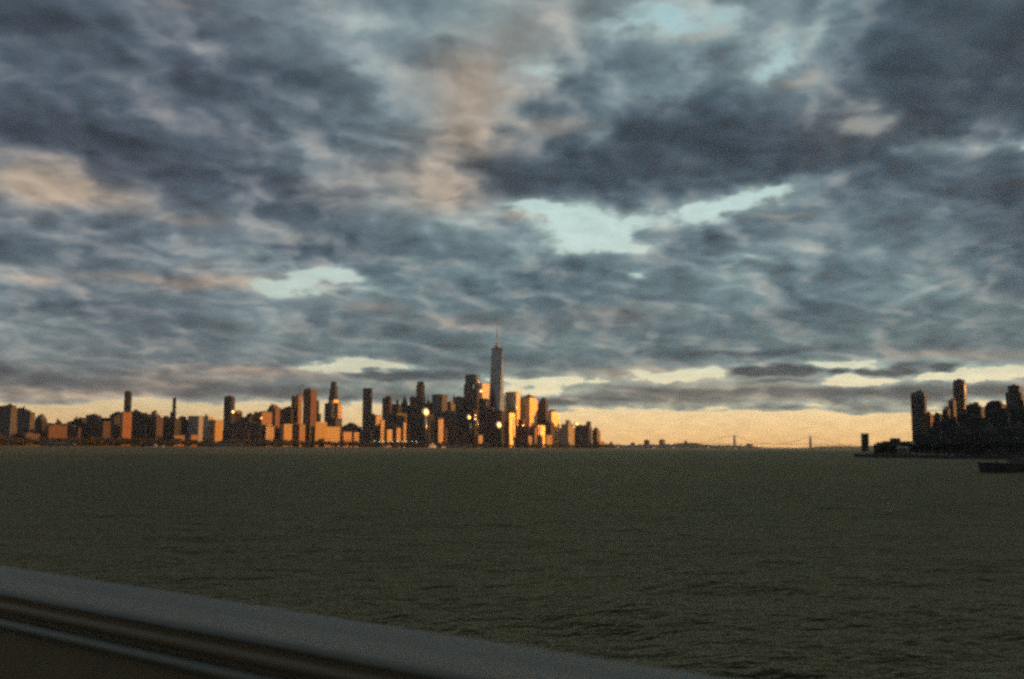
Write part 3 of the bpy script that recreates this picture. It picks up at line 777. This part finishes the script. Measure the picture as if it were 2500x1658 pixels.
for i, (x0, x1, yt, mm, lb) in enumerate(lits):
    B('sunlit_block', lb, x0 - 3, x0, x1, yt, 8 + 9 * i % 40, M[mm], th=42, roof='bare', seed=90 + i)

# ------------------------------------------------------------------ great mirror tower
def great_tower():
    Y0 = Dsh(1215) + 190
    px = Y0 / F
    root = empty('mirror_tower', tuple(at(1211.5, Y0 + 30))[:2] + (2.0,), -R(33))
    tag(root, 'tallest tower, tapering mirror glass with a long mast on its ring', 'skyscraper')
    a = 46.5 * px / 1.404
    H = hz(1211, 853, Y0) - 2
    z0 = 18.0
    h = a / 2
    q = h
    vs = [(-h, -h, z0), (h, -h, z0), (h, h, z0), (-h, h, z0), (0, -q, H), (q, 0, H), (0, q, H), (-q, 0, H)]
    fs = [(0, 1, 4), (1, 5, 4), (1, 2, 5), (2, 6, 5), (2, 3, 6), (3, 7, 6), (3, 0, 7), (0, 4, 7), (4, 5, 6, 7), (3, 2, 1, 0)]
    mb = MB(); mb.add(vs, fs); mb.build('glass_shaft', M['wtc'], root)
    mb = MB(); mb.box(-h, h, -h, h, 0, z0 - .01); mb.build('podium', M['conc'], root)
    mb = MB()
    r45 = q / math.sqrt(2)
    pts = [(0, -q), (q, 0), (0, q), (-q, 0)]
    pts2 = [(x * 1.03, y * 1.03) for x, y in pts]
    mb.prism(pts2, H + .01, H + 7)
    mb.build('parapet', M['roof'], root)
    mb = MB(); mb.prism([(x * .6, y * .6) for x, y in pts], H + 7.01, H + 11); mb.build('plant_room', M['roof'], root)
    zt = hz(1211, 785, Y0) - 2
    mast = MB(); mast.tube((0, 0, H + 11), (0, 0, H + 11 + (zt - H) * .55), 2.6, 1.7, 8); mast.tube((0, 0, H + 11 + (zt - H) * .55), (0, 0, zt), 1.5, .5, 8)
    mo = mast.build('mast', M['steel'], root)
    rg = MB(); rg.lathe(0, 0, [(13, H + 15), (13.4, H + 15), (13.4, H + 17.5), (13, H + 17.5)], 24, smooth=False)
    rg.build('antenna_ring', M['steel'], root)
    for i in range(6):
        an = i * math.pi / 3
        cb = MB(); cb.tube((13 * math.cos(an), 13 * math.sin(an), H + 16), (0, 0, H + 11 + (zt - H) * .4), .28, .28, 4)
        cb.build('stay_cable', M['steel'], mo)
great_tower()

# ------------------------------------------------------------------ tower crane on the unfinished tower
def crane():
    Y0 = Dsh(727) + 225
    p = at(728, Y0)
    z0 = hz(722, 965, Y0 - 15)
    root = empty('tower_crane', (p.x, p.y, z0 - 1)); tag(root, 'pale orange luffing tower crane on top of the unfinished tower', 'crane')
    zt = hz(728, 947, Y0) - z0 + 1
    mb = MB()
    for dx in (-1.2, 1.2):
        for dy in (-1.2, 1.2): mb.tube((dx, dy, 0), (dx, dy, zt), .35, .35, 4)
    for k in range(int(zt / 2.4)):
        s = 1 if k % 2 else -1
        mb.tube((-1.2 * s, -1.2, k * 2.4), (1.2 * s, -1.2, k * 2.4 + 2.4), .2, .2, 4); mb.tube((1.2, -1.2 * s, k * 2.4), (1.2, 1.2 * s, k * 2.4 + 2.4), .2, .2, 4)
    mb.build('mast', M['crane'], root)
    mb = MB(); mb.box(-5, 3, -1.8, 1.8, zt + .01, zt + 3); mb.build('cab', M['roofred'], root)
    px = Y0 / F
    jx, jz = (703 - 728) * px, hz(703, 920, Y0) - z0 + 1
    jib = MB()
    n = 10
    for off in ((0, -.9), (0, .9)):
        jib.tube((0, off[1], zt + 2), (jx, off[1] * .4, jz), .5, .3, 4)
    for k in range(n):
        f0, f1 = k / n, (k + 1) / n
        jib.tube((jx * f0, -.9, zt + 2 + (jz - zt - 2) * f0), (jx * f1, .9, zt + 2 + (jz - zt - 2) * f1), .2, .2, 4)
    jib.build('jib', M['crane'], root)
    mb = MB(); mb.tube((0, 0, zt + 3), (9, 0, zt + 9), .5, .4, 4); mb.box(6, 13, -2, 2, zt + 7, zt + 10.5); mb.build('counterweight', M['roof'], root)
crane()

# ------------------------------------------------------------------ waterfront: trees, piers, lamps, boats
def leaf_cloud(mb, c, r, n, size, rr):
    for _ in range(n):
        while True:
            v = Vector((rr.uniform(-1, 1), rr.uniform(-1, 1), rr.uniform(-1, 1)))
            if .1 < v.length <= 1: break
        v = v * (0.55 + 0.45 * rr.random()) / max(.4, v.length) * min(1, v.length + .25)
        p = Vector((c[0] + v.x * r[0], c[1] + v.y * r[1], c[2] + v.z * r[2]))
        a = Vector((rr.gauss(0, 1), rr.gauss(0, 1), rr.gauss(0, 1))).normalized(); b = a.orthogonal().normalized(); e = a.cross(b)
        s = size * rr.uniform(.5, 1.2)
        mb.add([p - b * s, p + e * s * .6, p + b * s, p - e * s * .6], [(0, 1, 2, 3)])

def tree_belt(name, label, pts, hlo, hhi, step, leaf, size, nper, seed, group=None):
    rr = random.Random(seed); mb = MB()
    for (x0, x1, off) in pts:
        x = x0
        while x < x1:
            Yd = Dsh(x) + off + rr.uniform(-6, 12)
            p = at(x, Yd); h = rr.uniform(hlo, hhi); r = h * rr.uniform(.38, .55)
            mb.tube((p.x, p.y, 1.9), (p.x, p.y, 2 + h * .5), .35, .2, 4)
            leaf_cloud(mb, (p.x, p.y, 2 + h * .62), (r, r, h * .42), nper, size, rr)
            x += step * rr.uniform(.7, 1.3)
    o = mb.build(name, M[leaf]); tag(o, label, 'trees', kind='stuff')
tree_belt('waterfront_treeline', 'dark band of park trees along the far waterline', [(-20, 690, -8), (690, 1240, -12)], 12, 25, 5.0, 'leaf', 2.5, 90, 5)
tree_belt('waterfront_treeline', 'dark park trees round the tip of the island under the gold towers', [(1235, 1500, -14)], 10, 20, 4.4, 'leaf', 2.2, 80, 6)
tree_belt('waterfront_treeline', 'reddish autumn trees along the near end of the far bank', [(-30, 300, 2), (560, 700, 2)], 13, 28, 7.0, 'leafr', 2.4, 90, 8)

# piers
def pier(label, x0, x1, dy, zt=2.4, shed=None):
    """timber pier standing on piles off the far bank"""
    Yd = Dsh((x0 + x1) / 2) - dy
    p0, p1 = at(x0, Yd), at(x1, Yd)
    root = empty('pier', ((p0.x + p1.x) / 2, Yd, 0)); tag(root, label, 'pier', 'piers off the far bank')
    wd = p1.x - p0.x
    mb = MB(); mb.box(-wd / 2, wd / 2, -9, 9, zt - .8, zt); mb.build('deck', M['pier'], root)
    for i in range(int(wd / 14) + 1):
        x = -wd / 2 + 1.5 + i * 14
        if x > wd / 2: break
        pl = MB()
        for y in (-8, 0, 8): pl.tube((x, y, -2), (x, y, zt - .81), .5, .5, 6)
        pl.build('pile_bent', M['pier'], root)
    if shed:
        sh = MB(); sh.box(-wd * .42, wd * .42, -6, 6, zt + .01, zt + shed); sh.add([(-wd * .43, -6.6, zt + shed + .01), (wd * .43, -6.6, zt + shed + .01), (wd * .43, 6.6, zt + shed + .01), (-wd * .43, 6.6, zt + shed + .01), (-wd * .43, 0, zt + shed + 3), (wd * .43, 0, zt + shed + 3)],
                [(0, 1, 5, 4), (2, 3, 4, 5), (0, 4, 3), (1, 2, 5), (3, 2, 1, 0)]); sh.build('shed', M['conc'], root)
    return root, Yd
pier('dark timber pier carrying the row of green lamps', 908, 1026, 70)
pier('dark pier below the brick warehouse', 96, 190, 60, shed=5)
pier('dark pier with a long shed below the golden slabs', 470, 600, 55, shed=6)
pier('dark pier below the yellow halls', 700, 840, 60)
pier('dark pier below the ochre flank tower', 1060, 1160, 60, shed=5)

def pier_lamp():
    root = empty('pier_lamp'); 
    mb = MB(); mb.tube((0, 0, 0), (0, 0, 20.6), .22, .14, 6); mb.tube((0, 0, 20.5), (0, -1.6, 21), .1, .1, 5); mb.build('post', M['steel'], root)
    mb = MB(); mb.lathe(0, -1.8, [(.4, 20.2), (1.0, 20.5), (1.0, 21.2), (.3, 21.7)], 10); mb.build('lamp_head', M['lampglow'], root)
    return root
lampx = [914, 926, 937, 948, 959, 971, 983, 992, 1005, 1017]
Yd = Dsh(967) - 72
lamp0 = pier_lamp()
for i, x in enumerate(lampx):
    if i == 0: o = lamp0
    else:
        o = lamp0.copy(); col.objects.link(o)
        for ch in lamp0.children:
            c2 = ch.copy(); col.objects.link(c2); c2.parent = o
    p = at(x, Yd); o.location = (p.x, p.y, 2.4)
    tag(o, 'green glowing pier lamp, one of the even row over the dark pier', 'lamp', 'green lamps along the pier')

def boat(name, label, x, Yd, L, w, h, rz=0.0, hullm='white', cabm='white', deck2=False, group=None):
    p = at(x, Yd)
    root = empty(name, (p.x, p.y, 0), rz); tag(root, label, 'boat', group)
    hb = MB()
    st = [(-.5, .8), (-.3, 1), (.2, 1), (.38, .7), (.5, .08)]
    vs = []; fs = []
    for s, f in st:
        fz = h * (.42 if s < .3 else .52)
        vs += [(s * L, -w / 2 * f, fz), (s * L, -w / 2 * f * .8, -.4), (s * L, w / 2 * f * .8, -.4), (s * L, w / 2 * f, fz)]
    for i in range(len(st) - 1):
        for j in range(3): fs.append((i * 4 + j, i * 4 + j + 1, i * 4 + j + 5, i * 4 + j + 4))
        fs.append((i * 4 + 3, i * 4, i * 4 + 4, i * 4 + 7))
    fs += [(3, 2, 1, 0), (16, 17, 18, 19)]
    hb.add(vs, fs); hb.build('hull', M[hullm], root)
    cb = MB(); cb.box(-L * .36, L * .24, -w * .38, w * .38, h * .42 + .01, h * .8); cb.build('cabin', M[cabm], root)
    wb_ = MB(); wb_.box(-L * .3, L * .2, -w * .385, w * .385, h * .55, h * .68); wb_.build('window_band', M['rubber'], root)
    cb = MB(); cb.box(-L * .05, L * .14, -w * .25, w * .25, h * .8 + .01, h); cb.build('wheelhouse', M[cabm], root)
    return root
boat('ferry_boat', 'white ferry lit orange, moored under the brightest sun star', 1055, Dsh(1055) - 110, 30, 9, 17, R(25))
boat('small_boat', 'small pale boat just beyond the orange lit ferry', 1082, Dsh(1082) - 90, 16, 5, 8, R(20))
boat('small_boat', 'small grey boat moored under the green pier lamps', 940, Dsh(940) - 100, 18, 6, 8, R(10), 'steel', 'white')
boat('small_boat', 'pale boat at the near end of the far bank, below the copper edged block', 378, Dsh(378) - 60, 14, 5, 6.5, R(-15))
boat('small_boat', 'pale boat trailing just behind another below the pencil tower', 396, Dsh(396) - 62, 12, 4.5, 5.5, R(-5))
for x, lb in ((1508, 'white boat lit gold off the tip of the island'), (1596, 'small white boat between the two far square blocks'), (1644, 'small white boat just past the second far square block'), (1729, 'pinkish white ship in front of the far shore'),
              (1770, 'small white boat short of the first bridge tower'), (1780, 'small white boat almost touching the first bridge tower'), (1796, 'white boat right under the first bridge tower')):
    boat('far_boat', lb, x, 7900, 24, 8, 12, R(20), group='white boats far down the bay')

# far blocks on the low shore
B('far_block', 'squat far block on the low shore, nearer the island tip', 1572, 1580, 1586, 1075, 0, M['dbrown'], Y=9000, th=30)
B('far_block', 'second squat far block, slightly wider and taller', 1609, 1617, 1624, 1074, 0, M['dbrown'], Y=9000, th=30)
B('far_hall', 'long low far building with a tiny central cupola', 1652, 1700, 1722, 1081.5, 0, M['dbrown'], Y=9100, tiers=[(1676, 1686, 1078)], crown=('dome', 1075), th=20, roof='bare')
B('far_block', 'low far lump on the shore before the bridge span', 1822, 1834, 1844, 1085, 0, M['dbrown'], Y=9100, tiers=[(1824, 1832, 1083)], th=20)
B('far_block', 'tiny far block near the island tip', 1540, 1545, 1550, 1081, 0, M['dbrown'], Y=9000, th=20)
B('far_block', 'tiny dark far block right beside the island tip', 1488, 1492, 1496, 1080, 0, M['dbrown'], Y=8800, th=20)

# ------------------------------------------------------------------ suspension bridge
def bridge():
    root = empty('suspension_bridge', tuple(at(1880, 13900))); tag(root, 'hazy suspension bridge with two towers spanning the far bay', 'bridge')
    o = Vector(root.location)
    T1 = at(1793.5, 13700); T2 = at(1979, 14300)
    z1 = hz(1793.5, 1062.5, 13700)
    dv = (T2 - T1).normalized(); nv = Vector((-dv.y, dv.x, 0))
    dk = hz(1880, 1084.5, 14000)
    def q(p): return p - o
    for Tp in (T1, T2):
        mb = MB()
        for s in (-1, 1):
            c = q(Tp + nv * (s * 13))
            mb.frus(c.x, c.y, 16, 16, 0, 11, 11, z1)
            # legs
        c0, c1 = q(Tp - nv * 13), q(Tp + nv * 13)
        for zz in (z1 - 8, z1 * .66, dk - 6):
            mb.tube((c0.x, c0.y, zz), (c1.x, c1.y, zz), 6, 6, 4)
        mb.build('bridge_tower', M['bridge'], root)
    A = T1 - dv * 900; Bp = T2 + dv * 900
    mb = MB()
    n = 24
    for i in range(n):
        f0, f1 = i / n, (i + 1) / n
        def dz(f): return dk + 5 * (1 - (2 * f - 1) ** 2) - 3 * 0
        a0 = A + (Bp - A) * f0; a1 = A + (Bp - A) * f1
        z_0, z_1 = dz(f0) - 6, dz(f1) - 6
        w0 = nv * 14
        vs = [q(a0 - w0), q(a0 + w0), q(a1 + w0), q(a1 - w0)]
        mb.add([(v.x, v.y, z) for v, z in zip(vs, (z_0, z_0, z_1, z_1))] + [(v.x, v.y, z + 6.5) for v, z in zip(vs, (z_0, z_0, z_1, z_1))],
               [(0, 3, 2, 1), (4, 5, 6, 7), (0, 1, 5, 4), (2, 3, 7, 6), (1, 2, 6, 5), (3, 0, 4, 7)])
    mb.build('deck', M['bridge'], root)
    for s in (-1, 1):
        mb = MB()
        def cab(f):   # f 0..1 across main span
            return dk + 4 + (z1 - dk - 4) * (2 * f - 1) ** 2
        pts = [(T1 + (T2 - T1) * (i / 24) + nv * (13 * s), cab(i / 24)) for i in range(25)]
        for (pa, za), (pb, zb) in zip(pts[:-1], pts[1:]):
            pa = q(pa); pb = q(pb); mb.tube((pa.x, pa.y, za), (pb.x, pb.y, zb), 1.6, 1.6, 4)
        for Tp, E in ((T1, T1 - dv * 620), (T2, T2 + dv * 620)):
            pa = q(Tp + nv * (13 * s)); pb = q(E + nv * (13 * s)); mb.tube((pa.x, pa.y, z1), (pb.x, pb.y, dk), 1.6, 1.6, 4)
        mb.build('main_cable', M['bridge'], root)
bridge()

# ------------------------------------------------------------------ western bank
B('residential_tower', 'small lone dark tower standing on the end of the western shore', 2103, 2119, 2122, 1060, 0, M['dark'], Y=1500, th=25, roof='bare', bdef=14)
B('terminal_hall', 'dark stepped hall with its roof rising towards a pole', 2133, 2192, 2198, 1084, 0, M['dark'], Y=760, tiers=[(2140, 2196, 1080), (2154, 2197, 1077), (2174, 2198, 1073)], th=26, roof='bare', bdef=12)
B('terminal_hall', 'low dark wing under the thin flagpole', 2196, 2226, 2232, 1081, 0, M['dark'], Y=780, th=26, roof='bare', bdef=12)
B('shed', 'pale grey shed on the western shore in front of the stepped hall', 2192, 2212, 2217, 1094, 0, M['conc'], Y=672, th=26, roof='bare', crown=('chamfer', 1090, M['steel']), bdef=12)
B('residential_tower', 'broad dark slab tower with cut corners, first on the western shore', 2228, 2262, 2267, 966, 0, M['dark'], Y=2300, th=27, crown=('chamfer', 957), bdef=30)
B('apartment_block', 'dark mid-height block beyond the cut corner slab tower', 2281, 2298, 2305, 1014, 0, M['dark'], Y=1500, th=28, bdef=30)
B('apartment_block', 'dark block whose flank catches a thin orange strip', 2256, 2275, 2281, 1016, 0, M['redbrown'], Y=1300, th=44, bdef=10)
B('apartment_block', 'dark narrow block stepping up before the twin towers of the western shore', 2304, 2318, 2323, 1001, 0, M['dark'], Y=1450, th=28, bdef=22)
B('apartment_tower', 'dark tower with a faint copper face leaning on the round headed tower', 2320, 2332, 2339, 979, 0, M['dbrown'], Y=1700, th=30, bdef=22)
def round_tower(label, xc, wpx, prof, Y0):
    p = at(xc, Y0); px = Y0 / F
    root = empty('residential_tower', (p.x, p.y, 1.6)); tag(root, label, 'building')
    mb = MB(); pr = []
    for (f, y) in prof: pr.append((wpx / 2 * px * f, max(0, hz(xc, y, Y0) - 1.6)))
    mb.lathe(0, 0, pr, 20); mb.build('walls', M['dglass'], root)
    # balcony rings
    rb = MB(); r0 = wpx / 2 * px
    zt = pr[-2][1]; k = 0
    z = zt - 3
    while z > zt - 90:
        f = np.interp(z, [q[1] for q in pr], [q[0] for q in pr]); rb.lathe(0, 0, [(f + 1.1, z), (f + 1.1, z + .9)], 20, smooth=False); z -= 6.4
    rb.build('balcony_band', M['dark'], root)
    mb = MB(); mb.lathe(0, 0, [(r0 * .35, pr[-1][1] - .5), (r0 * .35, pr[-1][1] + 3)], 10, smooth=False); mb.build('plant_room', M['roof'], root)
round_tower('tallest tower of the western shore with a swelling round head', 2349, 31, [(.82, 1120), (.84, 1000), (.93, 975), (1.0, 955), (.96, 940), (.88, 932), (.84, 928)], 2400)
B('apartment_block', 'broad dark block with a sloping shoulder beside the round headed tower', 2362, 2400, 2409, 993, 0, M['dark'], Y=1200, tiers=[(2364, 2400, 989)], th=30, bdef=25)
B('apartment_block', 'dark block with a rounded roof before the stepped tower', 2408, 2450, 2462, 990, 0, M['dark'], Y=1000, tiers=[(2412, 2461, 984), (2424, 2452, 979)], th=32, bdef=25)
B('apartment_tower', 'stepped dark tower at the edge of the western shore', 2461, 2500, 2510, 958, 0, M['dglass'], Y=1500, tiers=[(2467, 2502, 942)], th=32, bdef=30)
fill = [(2230, 2270, 1062, 1000, 'foot of the cut corner slab tower'), (2266, 2300, 1050, 900, 'foot of the mid-height block'), (2296, 2345, 1030, 950, 'foot of the narrow stepping block'), (2340, 2380, 1012, 1000, 'foot of the round headed tower'),
        (2372, 2420, 1020, 850, 'foot of the sloping shoulder block'), (2416, 2470, 1006, 860, 'foot of the rounded roof block'), (2464, 2540, 1000, 900, 'foot of the stepped tower at the picture edge'),
        (2330, 2400, 1058, 720, 'middle of the western shore near the trees'), (2396, 2470, 1052, 700, 'western shore above the near barge'), (2460, 2560, 1046, 690, 'western shore at the picture edge above the near barge')]
for i, (x0, x1, yt, Yq, lb) in enumerate(fill):
    B('low_block', 'dark unlit block at the ' + lb, x0, x0 + (x1 - x0) * .9, x1, yt, 0, M['dark'], Y=Yq, tiers=[(x0 + 5, x0 + (x1 - x0) * .6, yt - 4)], th=32, bdef=22, seed=300 + i)

fp = at(2219, 770); o = empty('flagpole', (fp.x, fp.y, 1.6)); tag(o, 'thin bare pole rising from the low wing on the western shore', 'pole')
mb = MB(); mb.lathe(0, 0, [(.5, 0), (.5, .6), (.16, .7), (.07, hz(2219, 1058, 770) - 1.6)], 8); mb.build('pole', M['steel'], o)
mb = MB(); z = hz(2219, 1058, 770) - 1.6; mb.lathe(0, 0, [(.05, z), (.2, z + .15), (.05, z + .35)], 8); mb.build('finial', M['steel'], o)

# seawall of the western bank
for (xa, xb, Ya, Yb, lb) in ((2092, 2260, 688, 636, 'dark stone quay edge at the far end of the western shore'), (2260, 2540, 636, 560, 'dark stone quay edge of the western shore nearer the picture edge')):
    pa, pb = at(xa, Ya), at(xb, Yb)
    dv = (pb - pa).normalized(); nv = Vector((dv.y, -dv.x, 0))
    if nv.y > 0: nv = -nv
    mb = MB(); L = (pb - pa).length
    o = empty('quay_wall', tuple(pa)); o.rotation_euler = (0, 0, math.atan2(dv.y, dv.x)); tag(o, lb, 'quay wall')
    mb.box(0, L - .05, -3.2, .5, -2.5, 1.9); mb.build('stone_face', M['pier'], o)
    mb = MB(); mb.box(0, L - .05, -3.5, .2, 1.91, 2.3); mb.build('coping', M['conc'], o)
    for k in range(int(L / 12)):
        mb = MB(); mb.tube((6 + k * 12, -3.7, -2.5), (6 + k * 12, -3.7, 3.0), .35, .35, 6); mb.build('fender_pile', M['pier'], o)

def tree(x, Yd, h, r, label, seed, leaf='leaf'):
    rr = random.Random(seed); p = at(x, Yd)
    root = empty('tree', (p.x, p.y, 1.5)); tag(root, label, 'tree', 'dark trees on the western shore')
    mb = MB(); mb.tube((0, 0, 0), (.2, .1, h * .45), .42, .25, 7)
    lim = []
    for k in range(6):
        an = rr.uniform(0, 6.28); e = Vector((math.cos(an) * r * .6, math.sin(an) * r * .6, h * rr.uniform(.6, .85))); lim.append(e)
        mb.tube((.1, 0, h * rr.uniform(.25, .42)), e, .18, .06, 5)
    mb.build('trunk', M['bark'], root)
    cr = MB()
    leaf_cloud(cr, (0, 0, h * .66), (r * .7, r * .7, h * .3), 260, .42, rr)
    for e in lim: leaf_cloud(cr, tuple(e), (r * .45, r * .45, h * .17), 150, .4, rr)
    cr.build('crown', M[leaf], root)
tx = [(2238, 665, 7, 4, 'small dark tree beside the pale grey shed'), (2262, 662, 9, 5, 'dark tree under the cut corner slab tower'), (2290, 655, 8, 5, 'dark tree under the orange strip block'), (2318, 648, 10, 6, 'dark tree under the narrow stepping block'),
      (2346, 640, 9, 5.5, 'dark tree straight under the round headed tower'), (2372, 630, 11, 6, 'tall dark tree under the sloping shoulder block'), (2398, 622, 9, 5, 'dark tree above the rounded end of the near barge'), (2426, 612, 11, 6, 'dark tree above the near barge, second along it'),
      (2456, 604, 12, 6.5, 'tallest dark tree above the near barge'), (2486, 598, 10, 6, 'dark tree at the picture edge above the near barge'), (2150, 690, 6, 4, 'low bushy tree at the end of the western shore'), (2172, 688, 7, 4.5, 'bushy tree before the stepped hall')]
for i, (x, Yd, h, r, lb) in enumerate(tx): tree(x, Yd, h, r, lb, 40 + i)

# moored barge close by on the edge of the frame
def barge():
    Yd = 258
    p = at(2410, Yd); L = 34.0; w = 9.0; h = 2.35
    root = empty('barge', (p.x + L / 2, Yd + w / 2, 0), 0); tag(root, 'low dark barge with rounded end and tyres, close by at the picture edge', 'boat')
    pts = []
    for k in range(9):
        an = math.pi / 2 + math.pi * k / 8
        pts.append((-L / 2 + w * .55 + w * .55 * math.cos(an), w / 2 * math.sin(an)))
    pts += [(L / 2, -w / 2), (L / 2, w / 2)]
    vs = []
    lv = [(-.8, .90), (.3, .96), (1.2, 1.0), (h - .4, 1.02)]
    for z, f in lv: vs += [(x * (1 - (1 - f) * .35), y * f, z + max(0, (-x - L / 2 + 7) * .03)) for x, y in pts]
    k = len(pts); fs = [tuple(range(k))[::-1], tuple(range(3 * k, 4 * k))]
    for j in range(3):
        for i in range(k): fs.append((j * k + i, j * k + (i + 1) % k, (j + 1) * k + (i + 1) % k, (j + 1) * k + i))
    mb = MB(); mb.add(vs, fs, False); mb.build('hull', M['hull'], root)
    lip = [(x * 1.02, y * 1.06, h - .39 + max(0, (-x - L / 2 + 7) * .03)) for x, y in pts]
    mb = MB(); mb.add(lip + [(x, y, z + .4) for x, y, z in lip], [tuple(range(k))[::-1], tuple(range(k, 2 * k))] + [(i, (i + 1) % k, k + (i + 1) % k, k + i) for i in range(k)]); mb.build('rubbing_strake', M['rubber'], root)
    mb = MB(); mb.box(-9, -5, -1.8, 1.4, h + .01, h + .9); mb.lathe(-7, -.2, [(1.0, h + .9), (1.0, h + 1.3), (.5, h + 1.35)], 10); mb.build('winch', M['hull'], root)
    for k in range(6):
        mb = MB(); x = -L / 2 + 4 + k * 5
        vs = []; fs = []
        for i in range(12):
            an = 2 * math.pi * i / 12
            for j in range(6):
                bn = 2 * math.pi * j / 6; rr_ = .42 + .16 * math.cos(bn)
                vs.append((x + rr_ * math.cos(an), -w / 2 - .22 + .16 * math.sin(bn), 1.1 + rr_ * math.sin(an)))
        for i in range(12):
            for j in range(6): fs.append((i * 6 + j, ((i + 1) % 12) * 6 + j, ((i + 1) % 12) * 6 + (j + 1) % 6, i * 6 + (j + 1) % 6))
        mb.add(vs, fs, True); mb.build('tyre', M['rubber'], root)
    mb = MB(); mb.box(-2, 9, -2.4, 2.4, h + .01, h + 1.1); mb.build('hatch', M['hull'], root)
    for x in (-L / 2 + 3, 13):
        mb = MB(); mb.tube((x, -3, h), (x, -3, h + .7), .22, .22, 8); mb.tube((x, -3.6, h + .45), (x, -2.4, h + .45), .12, .12, 6); mb.build('bollard', M['hull'], root)
barge()

# ------------------------------------------------------------------ side of the boat we stand on
def own_boat():
    hc = .34
    def onplane(x, y, h):
        v = ray(x, y); t = -h / v.z; return Vector((v.x * t, v.y * t, 0))
    a = onplane(100, 1399.6, hc); b = onplane(1500, 1618, hc)
    u = (a - b).normalized()              # runs away from us towards the far side
    n = Vector((u.y, -u.x, 0))            # points outboard
    if n.dot(a) < 0: n = -n
    p_out = n.dot(b) + .03
    p_in = n.dot(onplane(400, 1521, hc))
    # inner step: height where the sight line of the third edge meets the inner face
    v = ray(300, 1591); t = (p_in - .005) / (n.dot(v)); h3 = -v.z * t
    root = empty('boat_side', (0, 0, CAM_H)); root['label'] = 'weathered grey painted boat railing cap and bulwark crossing the lower corner'; root['category'] = 'boat'
    L0, L1 = -6.0, 26.0
    def sweep(name, prof, m, smooth=True, closed=True):
        nS = 60
        vs = []; fs = []
        for i in range(nS + 1):
            s = L0 + (L1 - L0) * (i / nS)
            c = n * 0 + u * s
            for (pp, zz) in prof:
                q = c + n * pp
                vs.append((q.x, q.y, zz))
        k = len(prof)
        for i in range(nS):
            for j in range(k if closed else k - 1):
                j2 = (j + 1) % k
                fs.append((i * k + j, (i + 1) * k + j, (i + 1) * k + j2, i * k + j2))
        fs.append(tuple(range(k))); fs.append(tuple(nS * k + j for j in range(k))[::-1])
        mb = MB(); mb.add(vs, fs, smooth); o = mb.build(name, m, root)
        return o
    wcap = p_out - p_in
    top = -hc
    cap = [(p_out, top - .006), (p_out - .006, top - .002), (p_out - .016, top), (p_out - (wcap * .45), top - .002), (p_in + .014, top - .004), (p_in + .030, top), (p_in + .020, top + .003), (p_in + .010, top + .002), (p_in + .002, top - .003), (p_in, top - .007), (p_in + .012, top - .013), (p_out - .012, top - .013)]
    sweep('rail_cap', cap, M['railcap'])
    z3 = -h3
    sweep('bulwark', [(p_in + .014, top - .0135), (p_in + .044, top - .0135), (p_in + .044, -2.0), (p_in + .014, -2.0)], M['bulwark'], False)
    zp = top - .06
    sweep('stringer', [(p_in + .0135, z3 + .012), (p_in - .004, z3 + .008), (p_in - .010, z3), (p_in - .004, z3 - .012), (p_in + .0135, z3 - .018)], M['railcap2'])
    sweep('inner_rib', [(p_in + .044, (top + z3) / 2 + .02), (p_in + .006, (top + z3) / 2 + .012), (p_in + .001, (top + z3) / 2), (p_in + .007, (top + z3) / 2 - .014), (p_in + .044, (top + z3) / 2 - .02)], M['bulwark'])
    sweep('deck', [(p_in + .044, -1.45), (p_in - 3.2, -1.45), (p_in - 3.2, -1.55), (p_in + .044, -1.55)], M['deck'], False)
    sweep('hull', [(p_out - .03, top - .0135), (p_out - .012, top - .0135), (p_out - .2, -CAM_H - .8), (p_out - .3, -CAM_H - .8)], M['hullgrey'], False)
m_, t_, b_ = mat('worn_grey_paint'); M['railcap'] = m_
g = t_.new('ShaderNodeNewGeometry')
U_ = (-.766, .643, 0.0); V_ = (.643, .766, 0.0)
along = t_.comb(t_.m('MULTIPLY', t_.v('DOT_PRODUCT', g.outputs['Position'], U_), .16), t_.v('DOT_PRODUCT', g.outputs['Position'], V_), 0.0)
na = t_.noise(along, 14.0, 6.0, .65); nb = t_.noise(g.outputs['Position'], 46.0, 5.0, .6)
cc = t_.mix(t_.mapr(na, .42, .60), (.050, .052, .034), (.090, .090, .064))
cc = t_.mix(t_.mapr(nb, .60, .72), cc, (.04, .032, .022))
t_.put(b_.inputs['Base Color'], cc); t_.put(b_.inputs['Roughness'], t_.mapr(na, .3, .7, .42, .6))
bp = t_.new('ShaderNodeBump'); bp.inputs['Strength'].default_value = .25; bp.inputs['Distance'].default_value = .004
t_.put(bp.inputs['Height'], nb); t_.put(b_.inputs['Normal'], bp.outputs[0])
M['railcap2'] = plain('worn_edge_paint', (.12, .125, .10), rough=.4, scale=6)
M['bulwark'] = plain('dark_bulwark_paint', (.15, .115, .06), rough=.45, scale=5, bump=.1)
M['deck'] = plain('deck_paint', (.05, .05, .04), rough=.7, scale=5)
M['hullgrey'] = plain('hull_plate_paint', (.12, .12, .12), rough=.5, scale=2)
own_boat()

# ------------------------------------------------------------------ air
def haze():
    mb = MB(); mb.box(-18500, 18500, -18500, 18500, -4.0, 640.0)
    m = bpy.data.materials.new('haze'); m.use_nodes = True
    t = NT(m.node_tree); t.n.clear()
    o = t.new('ShaderNodeOutputMaterial'); v = t.new('ShaderNodeVolumePrincipled')
    v.inputs['Color'].default_value = (.62, .74, .95, 1); v.inputs['Density'].default_value = 2.1e-5; v.inputs['Anisotropy'].default_value = .2
    t.l.new(v.outputs[0], o.inputs['Volume'])
    ob = mb.build('haze', m); tag(ob, kind='stuff')
haze()
